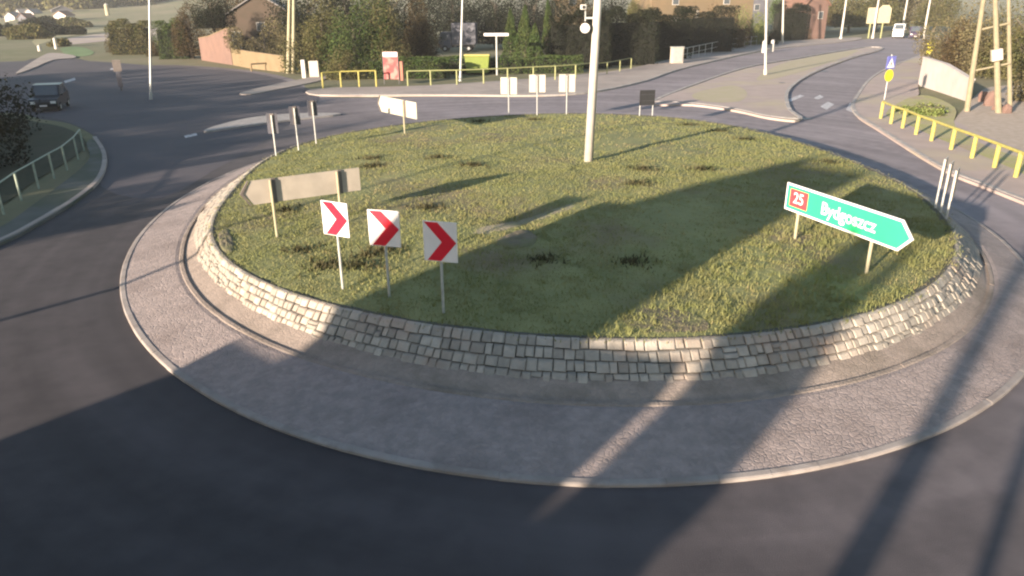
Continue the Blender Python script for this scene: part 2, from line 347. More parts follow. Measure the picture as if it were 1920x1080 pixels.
# ------------------------------------------------------------------ roads
road = [(0, 460), (60, 428), (150, 374), (192, 332), (200, 290), (180, 258), (130, 232), (70, 222), (20, 205), (-60, 195), (-200, 190), (-200, 120), (0, 128),
        (60, 110), (130, 108), (215, 122), (330, 122), (470, 132), (560, 152), (600, 181), (830, 181), (1060, 180), (1195, 158), (1290, 128), (1440, 95), (1560, 80), (1690, 68), (1760, 68),
        (1735, 100), (1650, 135), (1605, 180), (1600, 212), (1650, 248), (1760, 316), (1850, 355), (1990, 410), (2300, 520)]
far = [G(a, b)[:2] for a, b in road]
far = smooth_poly(far, 4, closed=False) + [np.array([60.0, 10.0]), np.array([60.0, -30.0]), np.array([-60.0, -30.0]), np.array([-60.0, 14.0])]
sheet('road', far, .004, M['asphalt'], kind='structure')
sheet('side_road_surface', gpoly([(-150, 190), (-150, 126), (60, 114), (130, 112), (330, 126), (470, 136), (560, 160), (600, 186), (500, 262), (400, 320), (300, 372), (190, 350), (198, 290), (180, 256), (130, 230), (60, 215)], 3), .008, M['asphalt_dark'], kind='structure')

# pavements
def pavement(name, pix, z, m, n=4):
    mb = MB(); mb.prism_z(gpoly(pix, n, z), -.05, z); return mb.build(name, m, kind='structure')
pavement('pavement', [(600, 178), (830, 178), (1060, 177), (1190, 155), (1290, 126), (1440, 93), (1600, 76), (1600, 70), (1440, 80), (1290, 104), (1180, 128), (1060, 142), (800, 160), (600, 165)], .12, M['pavement'])
pavement('pavement_right', [(1752, 95), (1735, 100), (1650, 137), (1607, 182), (1603, 212), (1652, 246), (1762, 314), (1852, 352), (1990, 405), (2300, 512), (2300, 350), (1990, 300), (1840, 250), (1760, 212), (1705, 198), (1700, 186), (1722, 178), (1722, 160), (1728, 135), (1750, 115)], .12, M['pavement_pink'])
pavement('dirt_yard', [(1790, 232), (1840, 262), (2000, 318), (2400, 420), (2400, 190), (1990, 165), (1900, 160), (1850, 165), (1822, 186), (1806, 205)], .09, M['sand'])
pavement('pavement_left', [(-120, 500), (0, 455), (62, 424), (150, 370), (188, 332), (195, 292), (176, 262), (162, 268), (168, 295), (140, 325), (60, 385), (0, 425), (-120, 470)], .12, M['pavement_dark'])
pavement('pavement_junction', [(450, 174), (500, 161), (560, 149), (600, 141), (612, 146), (590, 153), (520, 167), (470, 176)], .10, M['pavement'])
pavement('left_island', [(60, 128), (30, 136), (80, 104), (100, 99), (135, 103), (140, 108), (100, 112)], .12, M['pavement'])
mb = MB()
for ln in ([(600, 180), (830, 180), (1060, 179), (1195, 157), (1290, 127), (1440, 94), (1560, 79)],):
    L = gline(ln, 10); ribbon(mb, L, .28, -.05, .16)
mb.build('kerb', M['kerb'], kind='structure')
mb = MB(); ribbon(mb, gline([(1738, 100), (1650, 137), (1607, 182), (1603, 212), (1652, 246), (1762, 314), (1852, 352), (1990, 405)], 10), .25, -.05, .15)
mb.build('kerb_right', M['kerb'], kind='structure')
mb = MB(); ribbon(mb, gline([(-120, 500), (0, 456), (62, 425), (150, 371), (189, 333), (196, 292), (178, 260)], 8), .22, -.05, .15)
mb.build('kerb_left', M['pavement'], kind='structure')
# splitter islands
pavement('splitter_island', [(1222, 193), (1290, 165), (1400, 128), (1500, 110), (1620, 90), (1655, 92), (1600, 108), (1530, 135), (1480, 168), (1478, 205), (1500, 225), (1440, 220), (1380, 207), (1300, 196)], .14, M['pavement_pink'])
mb = MB(); sp = [(1222, 193), (1290, 165), (1400, 128), (1500, 110), (1620, 90), (1655, 92), (1600, 108), (1530, 135), (1480, 168), (1478, 205), (1500, 225), (1440, 220), (1380, 207), (1300, 196), (1222, 193)]
ribbon(mb, gline(sp, 5), .3, -.05, .17); mb.build('splitter_kerb', M['kerb'], kind='structure')
sheet('splitter_grass', gpoly([(1300, 176), (1370, 160), (1400, 172), (1385, 190), (1320, 190)], 4, .14), .146, M['worn_grass'], kind='structure')
sheet('splitter_grass_far', gpoly([(1470, 118), (1560, 100), (1610, 94), (1570, 112), (1500, 135), (1440, 150), (1420, 146)], 4, .14), .146, M['worn_grass'], kind='structure')
pavement('narrow_island', [(383, 246), (420, 241), (520, 227), (640, 213), (560, 212), (470, 220), (400, 237)], .13, M['kerb'])

# ------------------------------------------------------------------ the island
CI = np.array([2.6, 31.0])
def polar_fit(pix, z, extra=(), order=5, lam=.004):
    T, Rd, W = [], [], []
    for a, b in pix:
        g = G(a, b, z)[:2]-CI; T.append(math.atan2(g[1], g[0])); Rd.append(np.hypot(*g)); W.append(1)
    for t, r in extra: T.append(t); Rd.append(r); W.append(.35)
    T = np.array(T); Rd = np.array(Rd); W = np.array(W)
    cols = [np.ones_like(T)]; reg = [0]
    for k in range(1, order+1): cols += [np.cos(k*T), np.sin(k*T)]; reg += [lam*k**3]*2
    A = np.stack(cols, 1)*W[:, None]; co = np.linalg.solve(A.T@A+np.diag(reg), A.T@(Rd*W))
    def f(t):
        s = co[0]
        for k in range(1, order+1): s = s + co[2*k-1]*np.cos(k*t) + co[2*k]*np.sin(k*t)
        return s
    return f
ZA, ZD, ZB, ZC = .06, .30, .46, 1.06
Cpix = [(464,517),(527,546),(616,567),(667,581),(700,590),(848,616),(959,628),(1070,636),(1256,634),(1396,628),(1471,618),(1611,587),(1700,560),(1767,530),(1798,470),(1798,442),(1740,382),(1690,345),
        (424,370),(405,400),(398,440),(425,490),(478,304),(560,275),(700,238),(850,222),(1000,214),(1150,213),(1300,222),(1450,255),(1560,285),(1637,312)]
rC = polar_fit(Cpix, ZC)
Bpix = [(379,495),(418,538),(449,565),(511,600),(558,618),(628,643),(705,667),(783,684),(848,695),(996,708),(1144,717),(1255,717),(1367,712),(1497,696),(1600,668),(1694,634),(1741,613),(1798,577)]
th = np.linspace(0.35, math.pi-.6, 12)
rB = polar_fit(Bpix, ZB, [(t, rC(t)+.35) for t in th])
Dpix = [(338,503),(363,558),(402,593),(457,624),(560,665),(760,725),(1000,752),(1250,765),(1502,732),(1632,712),(1766,655),(342,453),(1862,505),(1861,558),(1825,448)]
rD = polar_fit(Dpix, ZD, [(t, rC(t)+1.1) for t in th])
Apix = [(222,547),(233,492),(264,442),(303,395),(342,366),(393,342),(235,600),(270,650),(345,708),(430,757),(600,830),(800,880),(1000,907),(1150,912),(1345,905),(1530,880),(1680,835),(1760,803),(1905,725),(1960,640),(1960,560),(1903,470),(1845,423)]
rA = polar_fit(Apix, ZA, [(t, rC(t)+2.6) for t in th])
NT = 360; TT = np.linspace(-math.pi, math.pi, NT, endpoint=False)
def pt(t, r, z): return (CI[0]+r*math.cos(t), CI[1]+r*math.sin(t), z)
def ring(rings, name, m, **k):
    mb = MB(); n = len(rings)
    for t in TT:
        for fr, z in rings: mb.v.append(pt(t, float(fr(t)), z))
    for i in range(NT):
        j = (i+1) % NT
        for k2 in range(n-1): mb.f.append((i*n+k2, j*n+k2, j*n+k2+1, i*n+k2+1))
    return mb.build(name, m, smooth=False, **k)
g_ap = ring([(lambda t: rA(t)-.12, -.02), (lambda t: rA(t)-.12, .066), (lambda t: rD(t)+.12, ZD-.015), (rD, ZD-.02)], 'apron', M['apron'], kind='structure')
ring([(lambda t: rD(t)+.01, ZD-.06), (lambda t: rD(t)-.2, ZD-.03), (lambda t: rB(t)-.1, ZB), (lambda t: rB(t)-.4, ZB+.02)], 'inner_apron', M['apron_in'], kind='structure')
# kerb stones: outer ring and inner ring of the apron, one block at a time
def kerb_ring(name, fr, wdt, z0, z1, step, m, gap=.012, drop=.0):
    mb = MB(); t = -math.pi
    while t < math.pi-1e-3:
        r = float(fr(t)); dt = step/r*random.uniform(.95, 1.05); dt = min(dt, math.pi-t)
        if math.pi-t-dt < .02: dt = math.pi-t
        a, b = t+gap/r, t+dt-gap/r; jit = random.uniform(-.006, .006); zz = z1+random.uniform(-.006, .006)
        vs = []
        for q in (a, (a+b)/2, b):
            ro = float(fr(q))+jit; ri = ro-wdt
            vs += [pt(q, ro, z0), pt(q, ro, zz-.02), pt(q, ro-.03, zz), pt(q, ri, zz+.01), pt(q, ri, z0)]
        fs = []
        for s_ in (0, 5):
            for k in range(4): fs.append((s_+k, s_+k+5, s_+k+6, s_+k+1))
        fs += [(0, 1, 2, 3, 4), (14, 13, 12, 11, 10)]
        mb.add(vs, fs); t += dt
    return mb.build(name, m, kind='structure')
kerb_ring('apron_kerb', rA, .15, -.05, .078, 1.0, M['island_kerb'], gap=.003)
kerb_ring('inner_kerb', rD, .13, .0, ZD+.0, 1.0, M['apron_in'], gap=.003)

# stone wall: sloping ring of rough blocks
def wall_pt(t, h, out=0.0):
    """h 0..1 from foot to top"""
    r = float(rB(t))*(1-h)+float(rC(t))*h+out; return pt(t, r, ZB-.08+(ZC-ZB+.08)*h)
wall = empty('stone_wall', (CI[0], CI[1], 0), 0, 'low sloping ring wall of rough pale stone blocks round the grass island', 'wall')
def loc(p, o=wall): return (p[0]-o.location[0], p[1]-o.location[1], p[2]-o.location[2])
mb = MB()
for t in TT:
    for q in (wall_pt(t, 0, -.07), wall_pt(t, 1, -.07), pt(t, float(rC(t))-.35, ZC-.06), pt(t, float(rC(t))-.5, ZC-.5)): mb.v.append(loc(q))
for i in range(NT):
    j = (i+1) % NT
    for k in range(3): mb.f.append((i*4+k, j*4+k, j*4+k+1, i*4+k+1))
mb.build('mortar', M['mortar'], wall)
stones = []
ROWS = 4
for row in range(ROWS):
    t = -math.pi+random.uniform(0, .02)
    while t < math.pi:
        r = float(rC(t)); wd = random.choice((.17, .2, .24, .28, .33)) if row < ROWS-1 else random.choice((.2, .24, .30, .38))
        dt = wd/r
        h0, h1 = row/ROWS, (row+1)/ROWS
        wav = .014*math.sin(t*23+row)+.01*math.sin(t*61+2*row)
        if row > 0: h0 += wav
        if row < ROWS-1: h1 += .014*math.sin(t*23+row+1)+.01*math.sin(t*61+2*row+2)
        split = row < ROWS-1 and random.random() < .07
        parts_ = ((h0, (h0+h1)/2), ((h0+h1)/2, h1)) if split else ((h0, h1),)
        for (a0, a1) in parts_: stones.append((t, t+dt, a0, a1, random.uniform(-.02, .04)))
        t += dt
def stone_geo(mb, s, origin):
    t0, t1, h0, h1, out = s; gt = .008/float(rC(t0)); gh = .014
    t0 += gt*random.uniform(.6, 1.8); t1 -= gt*random.uniform(.6, 1.8); h0 += gh*random.uniform(.6, 1.7); h1 -= gh*random.uniform(.6, 1.7)
    j = lambda: random.uniform(-.007, .007)
    crn = [(t0, h0), (t1, h0), (t1, h1), (t0, h1)]; vs = []
    for (t, h) in crn: vs.append(np.array(wall_pt(t+j()*.03, h, -.10)))
    tm, hm = (t0+t1)/2, (h0+h1)/2; jj = [(j()/12, j()*1.2) for _ in range(4)]
    for (t, h), (ja, jb) in zip(crn, jj): vs.append(np.array(wall_pt(t+ja, h+jb, out-.02)))
    for (t, h), (ja, jb) in zip(crn, jj):
        vs.append(np.array(wall_pt(tm+(t+ja-tm)*.80, hm+(h+jb-hm)*.80, out+.015+j()*.8)))
    vs = [tuple(p-origin) for p in vs]
    fs = [(k, (k+1) % 4, (k+1) % 4+4, k+4) for k in range(4)] + [(k+4, (k+1) % 4+4, (k+1) % 4+8, k+8) for k in range(4)] + [(8, 9, 10, 11)]
    mb.add(vs, fs)
def size_key(s):
    p = wall_pt((s[0]+s[1])/2, .5); d = math.hypot(p[0], p[1]); facing = -math.sin((s[0]+s[1])/2)
    return (s[1]-s[0])*(s[3]-s[2])*max(facing, .0)/d**2
stones.sort(key=size_key, reverse=True)
for s in stones[:296]:
    c = np.array(wall_pt((s[0]+s[1])/2, (s[2]+s[3])/2)); mb = MB(); stone_geo(mb, s, c)
    o = mb.build('stone', M['stone'], wall); o.location = loc(c)
mb = MB()
for s in stones[296:]: stone_geo(mb, s, np.array([CI[0], CI[1], 0.0]))
mb.build('stone_courses', M['stone'], wall, kind='stuff')

# grass mound
def mound_z(x, y):
    dx, dy = x-CI[0], y-CI[1]; t = math.atan2(dy, dx); q = math.hypot(dx, dy)/float(rC(t))
    return ZC-.04+.38*(1-min(q, 1)**2) + .05*math.sin(x*.9+1)*math.cos(y*.7)*(1-min(q, 1)**4)
def on_island(px, py):
    z = ZC
    for _ in range(6):
        g = G(px, py, z); z = mound_z(g[0], g[1])
    return Vector((g[0], g[1], z))
mb = MB(); NR = 26
for i in range(NR+1):
    q = (i+.001)/NR
    for t in TT[::2]:
        x, y = CI[0]+float(rC(t))*q*math.cos(t)*.994, CI[1]+float(rC(t))*q*math.sin(t)*.994
        mb.v.append((x, y, mound_z(x, y)+(random.uniform(-.02, .02))))
n2 = NT//2
for i in range(NR):
    for k in range(n2):
        a, b = i*n2+k, i*n2+(k+1) % n2; mb.f.append((a, b, b+n2, a+n2))
mb.build('island_ground', M['soil'], smooth=True, kind='structure')
# patches of bare earth, and a sunlit gap painted as a pale strip
def patch(name, pix, m, dz, n=5):
    pts = [on_island(a, b) for a, b in pix]; poly = smooth_poly([(p.x, p.y) for p in pts], n)
    cx = np.mean([p[0] for p in poly]); cy = np.mean([p[1] for p in poly]); mb = MB(); K = 5
    mb.v.append((cx, cy, mound_z(cx, cy)+dz+.03))
    for k in range(1, K+1):
        for p in poly:
            wob = 1+random.uniform(-.05, .05)*(k == K)
            x, y = cx+(p[0]-cx)*k/K*wob, cy+(p[1]-cy)*k/K*wob
            mb.v.append((x, y, mound_z(x, y)+dz*(1 if k < K else -.5)+random.uniform(-.012, .018)))
    N = len(poly)
    for i in range(N): mb.f.append((0, 1+i, 1+(i+1) % N))
    for k in range(K-1):
        for i in range(N):
            a = 1+k*N+i; b = 1+k*N+(i+1) % N; mb.f.append((a, b, b+N, a+N))
    return mb.build(name, m, kind='structure', smooth=True)
bare = []
def bare_patch(name, pix, m, dz):
    patch(name, pix, m, dz); bare.append([(on_island(a, b).x, on_island(a, b).y) for a, b in pix])
bare_patch('sunlit_gap', [(880, 431), (920, 427), (970, 415), (1015, 402), (1050, 390), (1082, 379), (1085, 385), (1050, 399), (1000, 416), (945, 432), (905, 439)], M['sunlit_strip'], .02)
bare_patch('bare_earth', [(950, 440), (985, 430), (1010, 445), (1000, 462), (960, 466), (925, 456)], M['dirt'], .06)
bare_patch('bare_earth_near', [(1170, 596), (1230, 570), (1300, 588), (1330, 618), (1250, 626), (1190, 620)], M['dirt'], .008)
bare_patch('bare_earth_left', [(408, 440), (425, 428), (440, 455), (436, 478), (415, 470)], M['dirt'], .04)
def inside(x, y, poly):
    c = False; n = len(poly)
    for i in range(n):
        x1, y1 = poly[i]; x2, y2 = poly[i-1]
        if (y1 > y) != (y2 > y) and x < (x2-x1)*(y-y1)/(y2-y1)+x1: c = not c
    return c
# grass: blades gathered in tufts
def blades(name, m, n_tuft, per, hmin, hmax, accept, spread=.12, wdt=.012):
    V, Fc = [], []
    k = 0
    while k < n_tuft:
        q = math.sqrt(random.random())*.998; t = random.uniform(-math.pi, math.pi)
        x, y = CI[0]+float(rC(t))*q*math.cos(t), CI[1]+float(rC(t))*q*math.sin(t)
        d = math.hypot(x, y)
        if random.random() > min(1, (24/d)**1.3): continue
        k += 1
        if not accept(x, y): continue
        z = mound_z(x, y)-.01; hh = random.uniform(hmin, hmax)
        for _ in range(per):
            bx, by = x+random.gauss(0, spread), y+random.gauss(0, spread); h = hh*random.uniform(.5, 1.2)
            a = random.uniform(0, 6.28); ww = wdt*random.uniform(.7, 1.5)*max(1, d/30); lx, ly = random.gauss(0, .35)*h, random.gauss(0, .35)*h
            i = len(V)
            V += [(bx-ww*math.cos(a), by-ww*math.sin(a), z), (bx+ww*math.cos(a), by+ww*math.sin(a), z), (bx+lx, by+ly, z+h)]
            Fc.append((i, i+1, i+2))
    mb = MB(); mb.v = V; mb.f = Fc
    me = mb.mesh(name, m, recalc=False); o = bpy.data.objects.new(name, me); link(o); return tag(o, kind='stuff')
def nz(x, y): return math.sin(x*.55+1.3)+math.sin(y*.43+x*.21)+.7*math.sin(x*1.3-y*.9)
def not_bare(x, y): return random.random() < .5 or not any(inside(x, y, p) for p in bare)
g1 = blades('grass', M['grass'], 36000, 5, .04, .11, lambda x, y: not_bare(x, y) and nz(x, y)+random.gauss(0, .8) > -1.2)
tag(g1, 'short green grass covering the mound of the island', 'grass')
g2 = blades('dry_grass', M['grass_dry'], 5000, 4, .04, .12, lambda x, y: not_bare(x, y) and nz(x, y)+random.gauss(0, .6) < 0.1)
tag(g2, 'dry yellowish grass between the green on the island', 'grass')
def wedge(x, y):
    u = x*CA-y*SA; v = x*SA+y*CA; return u > -8.4 and y < 24 and not_bare(x, y) and nz(x*1.7, y*1.7) > -.9
g3 = blades('tall_grass', M['grass'], 15000, 6, .07, .20, wedge, .05, .013)
tag(g3, 'rank tall grass tufts on the near right of the island', 'grass')
# dark weeds on the mound
wd = MB()
for (px, py) in [(695, 298), (700, 312), (1318, 318), (820, 296), (885, 310), (1290, 235), (1400, 262), (1345, 246), (800, 390), (1205, 318), (1195, 345), (1550, 305), (1020, 488), (1185, 492), (720, 470), (535, 395), (1000, 225), (900, 228), (560, 470), (605, 500), (670, 500), (690, 480)]:
    c = on_island(px, py)
    for _ in range(110):
        a = random.uniform(0, 6.28); rr = abs(random.gauss(0, .28)); x, y = c.x+rr*math.cos(a)*1.6, c.y+rr*math.sin(a); z = mound_z(x, y)
        h = random.uniform(.05, .22); i = len(wd.v); s_ = random.uniform(.02, .05); b = random.uniform(0, 3.14)
        wd.v += [(x-s_*math.cos(b), y-s_*math.sin(b), z), (x+s_*math.cos(b), y+s_*math.sin(b), z), (x+random.gauss(0, .08), y+random.gauss(0, .08), z+h)]; wd.f.append((i, i+1, i+2))
o = bpy.data.objects.new('weeds', wd.mesh('weeds', M['weed'], recalc=False)); link(o); tag(o, 'dark low weeds scattered over the island grass', 'weeds', kind='stuff')

# ------------------------------------------------------------------ signs
def text_mesh(name, s, size, m, parent, loc_, rx=math.pi/2, depth=.002, bold=.0):
    cu_ = bpy.data.curves.new(name, 'FONT'); cu_.body = s; cu_.size = size; cu_.align_x = 'CENTER'; cu_.align_y = 'CENTER'; cu_.extrude = depth; cu_.offset = bold
    t = bpy.data.objects.new('tmp', cu_); link(t); bpy.context.view_layer.update()
    me = bpy.data.meshes.new_from_object(t.evaluated_get(bpy.context.evaluated_depsgraph_get())); me.name = name
    bpy.data.objects.remove(t); me.materials.clear(); me.materials.append(m)
    o = bpy.data.objects.new(name, me); link(o); o.parent = parent; o.location = loc_; o.rotation_euler = (rx, 0, 0); return o

def chevron_front(root, cx, zc, w_, h_):
    mb = MB(); mb.box((cx, 0, zc), (w_, .03, h_)); mb.build('panel', M['sign_white'], root, bevel=.006)
    a, b = w_/2, h_/2   # chevron pointing right
    poly = [(cx-a*.92, zc+b*.96), (cx-a*.12, zc+b*.96), (cx+a*.96, zc+b*.0), (cx+a*.02, zc-b*.96), (cx-a*.80, zc-b*.96), (cx+a*.10, zc)]
    m2 = MB(); m2.prism_y(poly, -.021, -.0165); m2.build('chevron', M['sign_red'], root)
def back_bits(root, cx, zc, w_, h_, m=None):
    for dz in (-.3, .3): MB().box((cx, .035, zc+dz*h_), (w_*.8, .03, .04)).build('bracket', M['galv'], root)
CH = [((-4.43, 17.90), 3.40, 2.52, -28, 'reddish chevron board in full sun, leftmost of the three at the near left edge', (601, 650)),
      ((-3.12, 17.31), 3.33, 2.42, -16, 'middle one of the three red and white chevron boards facing the camera', None),
      ((-1.66, 16.24), 3.34, 2.38, -17, 'darkest red chevron board half in shade, rightmost of the three', None)]
for (x, y), zt, zb, yaw, lab, _ in CH:
    z = mound_z(x, y); r = empty('chevron_sign', (x, y, z), R(yaw), lab, 'road sign', 'red and white chevron boards')
    mb = MB(); mb.cyl((0, .05, -.3), (0, .05, zt-z-.05), .034, n=12); mb.build('post', M['galv'], r)
    chevron_front(r, .02, (zt+zb)/2-z, .83, zt-zb); back_bits(r, .02, (zt+zb)/2-z, .83, zt-zb)
# green direction sign
b1, b2 = np.array([8.39, 21.98]), np.array([9.84, 17.65]); mid = (b1+b2)/2; yaw = math.atan2(*(b2-b1)[::-1]); Lg = 4.55
zg = mound_z(*mid); gs = empty('direction_sign', (mid[0], mid[1], zg), yaw, 'bright green arrow board with red number panel pointing right on two posts', 'road sign')
zt, zb = 2.84-zg, 2.02-zg; hl = Lg/2; zm = (zt+zb)/2; tip = hl+.28
outl = [(-hl, zb), (hl-.12, zb), (tip, zm), (hl-.12, zt), (-hl, zt)]
MB().prism_y(outl, -.02, .02).build('board', M['sign_white'], gs)
e_ = .06; MB().prism_y([(-hl+e_, zb+e_), (hl-.15, zb+e_), (tip-.09, zm), (hl-.15, zt-e_), (-hl+e_, zt-e_)], -.026, -.0205).build('green_face', M['sign_green'], gs)
MB().prism_y([(-hl+.20, zb+.16), (-hl+.98, zb+.16), (-hl+.98, zt-.14), (-hl+.20, zt-.14)], -.031, -.0265).build('number_panel', M['panel_red'], gs)
text_mesh('number', '25', .46, M['sign_white'], gs, (-hl+.59, -.034, zm+.01), bold=.006)
text_mesh('lettering', 'Bydgoszcz', .50, M['sign_white'], gs, (.32, -.030, zm-.01), bold=.008)
for (bx, px_) in ((-1.72, 0), (1.22, 0)):
    wx, wy = mid[0]+bx*math.cos(yaw), mid[1]+bx*math.sin(yaw)
    MB().cyl((bx, .06, mound_z(wx, wy)-zg-.3), (bx, .06, zt-.03), .045, n=12).build('post', M['concrete_pale'], gs)
for dz in (.2, .6): MB().box((0, .035, zb+dz), (Lg*.92, .03, .05)).build('bracket', M['galv'], gs)
# arrow boards seen from the back
def back_board(name, p0, p1, zt, zb, tipside, label, posts, mface, straps=True):
    p0, p1 = np.array(p0), np.array(p1); mid = (p0+p1)/2; yaw = math.atan2(*(p1-p0)[::-1]); hl = np.hypot(*(p1-p0))/2
    zg = mound_z(*mid); r = empty(name, (mid[0], mid[1], zg), yaw, label, 'road sign', 'backs of arrow boards'); zt -= zg; zb -= zg; zm = (zt+zb)/2
    s = tipside; ol = [(-s*hl, zb), (s*(hl-.05), zb), (s*(hl+.25), zm), (s*(hl-.05), zt), (-s*hl, zt)]
    MB().prism_y(ol, .0, .03).build('board', mface, r)
    # folded rim around the arrow tip, in the dark strap material
    MB().prism_y([(s*(hl+.02), zb-.01), (s*(hl+.06), zb-.01), (s*(hl+.33), zm), (s*(hl+.06), zt+.01), (s*(hl+.02), zt+.01), (s*(hl+.24), zm)], -.03, .035).build('rim', M['strap'], r)
    for bx in posts:
        wx, wy = mid[0]+bx*math.cos(yaw), mid[1]+bx*math.sin(yaw)
        MB().box((bx+.1, -.02, zm), (.12, .035, zt-zb+.03)).build('strap', M['strap'], r)
        MB().cyl((bx, -.07, mound_z(wx, wy)-zg-.3), (bx, -.07, zt-.02), .042, n=12).build('post', M['concrete_pale'], r)
    return r
back_board('arrow_board', (-7.98, 22.16), (-4.98, 24.0), 2.97, 2.22, -1, 'long grey back of an arrow board pointing left, behind the leftmost chevron board', (-1.15, .98), M['sign_back'])
back_board('arrow_board', (-7.6, 44.2), (-5.11, 40.9), 2.95, 2.05, -1, 'small pale back of an arrow board on the far left edge of the grass', (.75,), M['pale_back'])
# pale chevron backs at the far edge, dark ones at the far left
def chev_back(p, yaw, zt, zb, w_, label, mface, group):
    z = mound_z(*p); r = empty('chevron_sign', (p[0], p[1], z), R(yaw), label, 'road sign', group)
    MB().box((0, .02, (zt+zb)/2-z), (w_, .03, zt-zb)).build('panel', mface, r, bevel=.006)
    MB().box((0, -.012, (zt+zb)/2-z), (.19, .03, zt-zb-.02)).build('bracket', M['strap'], r)
    MB().cyl((0, -.06, -.3), (0, -.06, zt-z-.08), .036, n=10).build('post', M['galv'], r)
grp = 'backs of chevron boards'
chev_back((-.1, 49.6), -12, 3.42, 2.36, 1.08, 'pale back of a chevron board, leftmost of three at the far edge of the grass', M['pale_back'], grp)
chev_back((1.75, 49.3), -6, 3.60, 2.50, 1.05, 'middle pale back of a chevron board of the three left of the tall mast', M['pale_back'], grp)
chev_back((3.7, 49.6), -5, 3.58, 2.46, 1.05, 'pale back of a chevron board nearest the tall mast', M['pale_back'], grp)
chev_back((-11.55, 36.3), 10, 3.07, 2.10, .5, 'dark narrow back of a chevron board, nearest of three on the far left edge', M['sign_back_dark'], grp)
chev_back((-10.8, 37.6), 20, 3.23, 2.32, .5, 'dark back of a chevron board, middle of three on the far left edge', M['sign_back_dark'], grp)
chev_back((-10.35, 39.4), 25, 3.30, 2.50, .48, 'dark back of a chevron board, farthest of three on the far left edge', M['sign_back_dark'], grp)
# dark board with two legs right of the mast
p = (8.8, 48.6); z = mound_z(*p); r = empty('information_board', (p[0], p[1], z), R(10), 'small dark board on two legs right of the tall mast', 'road sign')
MB().box((0, 0, 2.18-z), (1.02, .03, .95)).build('board', M['black'], r); 
for bx in (-.45, .42): MB().cyl((bx, .04, -.3), (bx, .04, 2.6-z), .035, n=8).build('post', M['galv'], r)
for dz in (-.2, .2): MB().box((0, -.025, 2.18-z+dz), (.95, .02, .05)).build('bracket', M['dark_metal'], r)
# three chevron boards seen edge-on at the right
for i, (px, py, zt, zb, yaw) in enumerate([(1756, 392, 2.85, 1.85, 55), (1766, 400, 2.80, 1.80, 54), (1777, 412, 2.75, 1.75, 54)]):
    g = on_island(px, py); r = empty('chevron_sign', g, R(yaw), ['chevron board seen edge-on, farthest of three beyond the green sign', 'chevron board seen edge-on, middle of three beyond the green sign', 'chevron board seen edge-on, nearest of three at the right end of the grass'][i], 'road sign', 'chevron boards seen edge on')
    MB().box((0, 0, (zt+zb)/2-g.z), (.75, .035, zt-zb)).build('panel', M['sign_back'], r)
    MB().cyl((0, .05, -.3), (0, .05, zt-g.z-.05), .034, n=8).build('post', M['galv'], r)

# ------------------------------------------------------------------ masts and lamps
def lean(p, px, py, h):
    d = cf*FPX + (px-960)*cr + (540-py)*cu; t = p[1]/d[1]; q = np.array([0, 0, CAMH])+d*t
    return math.atan2(q[0]-p[0], q[2])
def lamp(p, h, r0, r1, m, label, head=True, hdir=0, group=None, z0=0.0, name='street_lamp', top=None):
    r = empty(name, (p[0], p[1], z0), hdir, label, 'street lamp' if head else 'mast', group)
    if top: r.rotation_euler = (Matrix.Rotation(lean(p, *top, h), 4, 'Y') @ Matrix.Rotation(hdir, 4, 'Z')).to_euler()
    MB().cyl((0, 0, -.2), (0, 0, h), r0, r1, 16).build('pole', m, r, smooth=False)
    MB().cyl((0, 0, -.05), (0, 0, .55), r0*1.35, r0*1.3, 12).build('base', m, r)
    if head:
        MB().tube([(0, 0, h-.1), (.3, 0, h+.25), (1.4, 0, h+.45)], .04).build('arm', m, r)
        hd = MB().box((1.75, 0, h+.47), (.75, .28, .14)).build('lamp_head', M['galv'], r, bevel=.03)
        MB().box((1.75, 0, h+.39), (.5, .2, .03)).build('lens', M['lamp_glass'], hd)
    return r
mp = on_island(1103, 302)
mast = empty('lamp_mast', mp, 0, 'tall pale lamp mast standing in the middle of the grass island', 'street lamp')
MB().cyl((0, 0, -.3), (.35, -.1, 12.0), .20, .13, 20).build('pole', M['mast'], mast, smooth=True)
for k in range(4):
    a = k*math.pi/2+.4; c, s = math.cos(a), math.sin(a)
    MB().tube([(.35, -.1, 11.9), (.35+.9*c, -.1+.9*s, 12.3)], .04).build('arm', M['mast'], mast)
    hd = MB().box((.35+1.25*c, -.1+1.25*s, 12.32), (.75, .3, .15), a).build('lamp_head', M['galv'], mast, bevel=.03)
    MB().box((.35+1.25*c, -.1+1.25*s, 12.23), (.5, .2, .03), a).build('lens', M['lamp_glass'], hd)
# camera and horn on the mast (px 1100, y 25-68)
cmr = empty('traffic_camera', (mp.x, mp.y, mp.z), 0, 'white camera and horn clamped to the left side of the tall mast', 'camera')
zc = 7.15
MB().box((-.02, -.0, zc-mp.z+.2), (.60, .10, .07)).build('bracket', M['galv'], cmr)
MB().cyl((-.33, -.35, zc-mp.z-.18), (-.30, .1, zc-mp.z-.18), .20, .16, 14).build('horn', M['white'], cmr)
MB().box((-.40, -.1, zc-mp.z+.62), (.22, .5, .2)).build('camera_body', M['white'], cmr, bevel=.03)
MB().cyl((-.40, -.37, zc-mp.z+.62), (-.40, -.35, zc-mp.z+.62), .07, .07, 10).build('camera_lens', M['black'], cmr)
MB().box((-.30, -.0, zc-mp.z+.35), (.05, .06, .55)).build('stem', M['galv'], cmr)

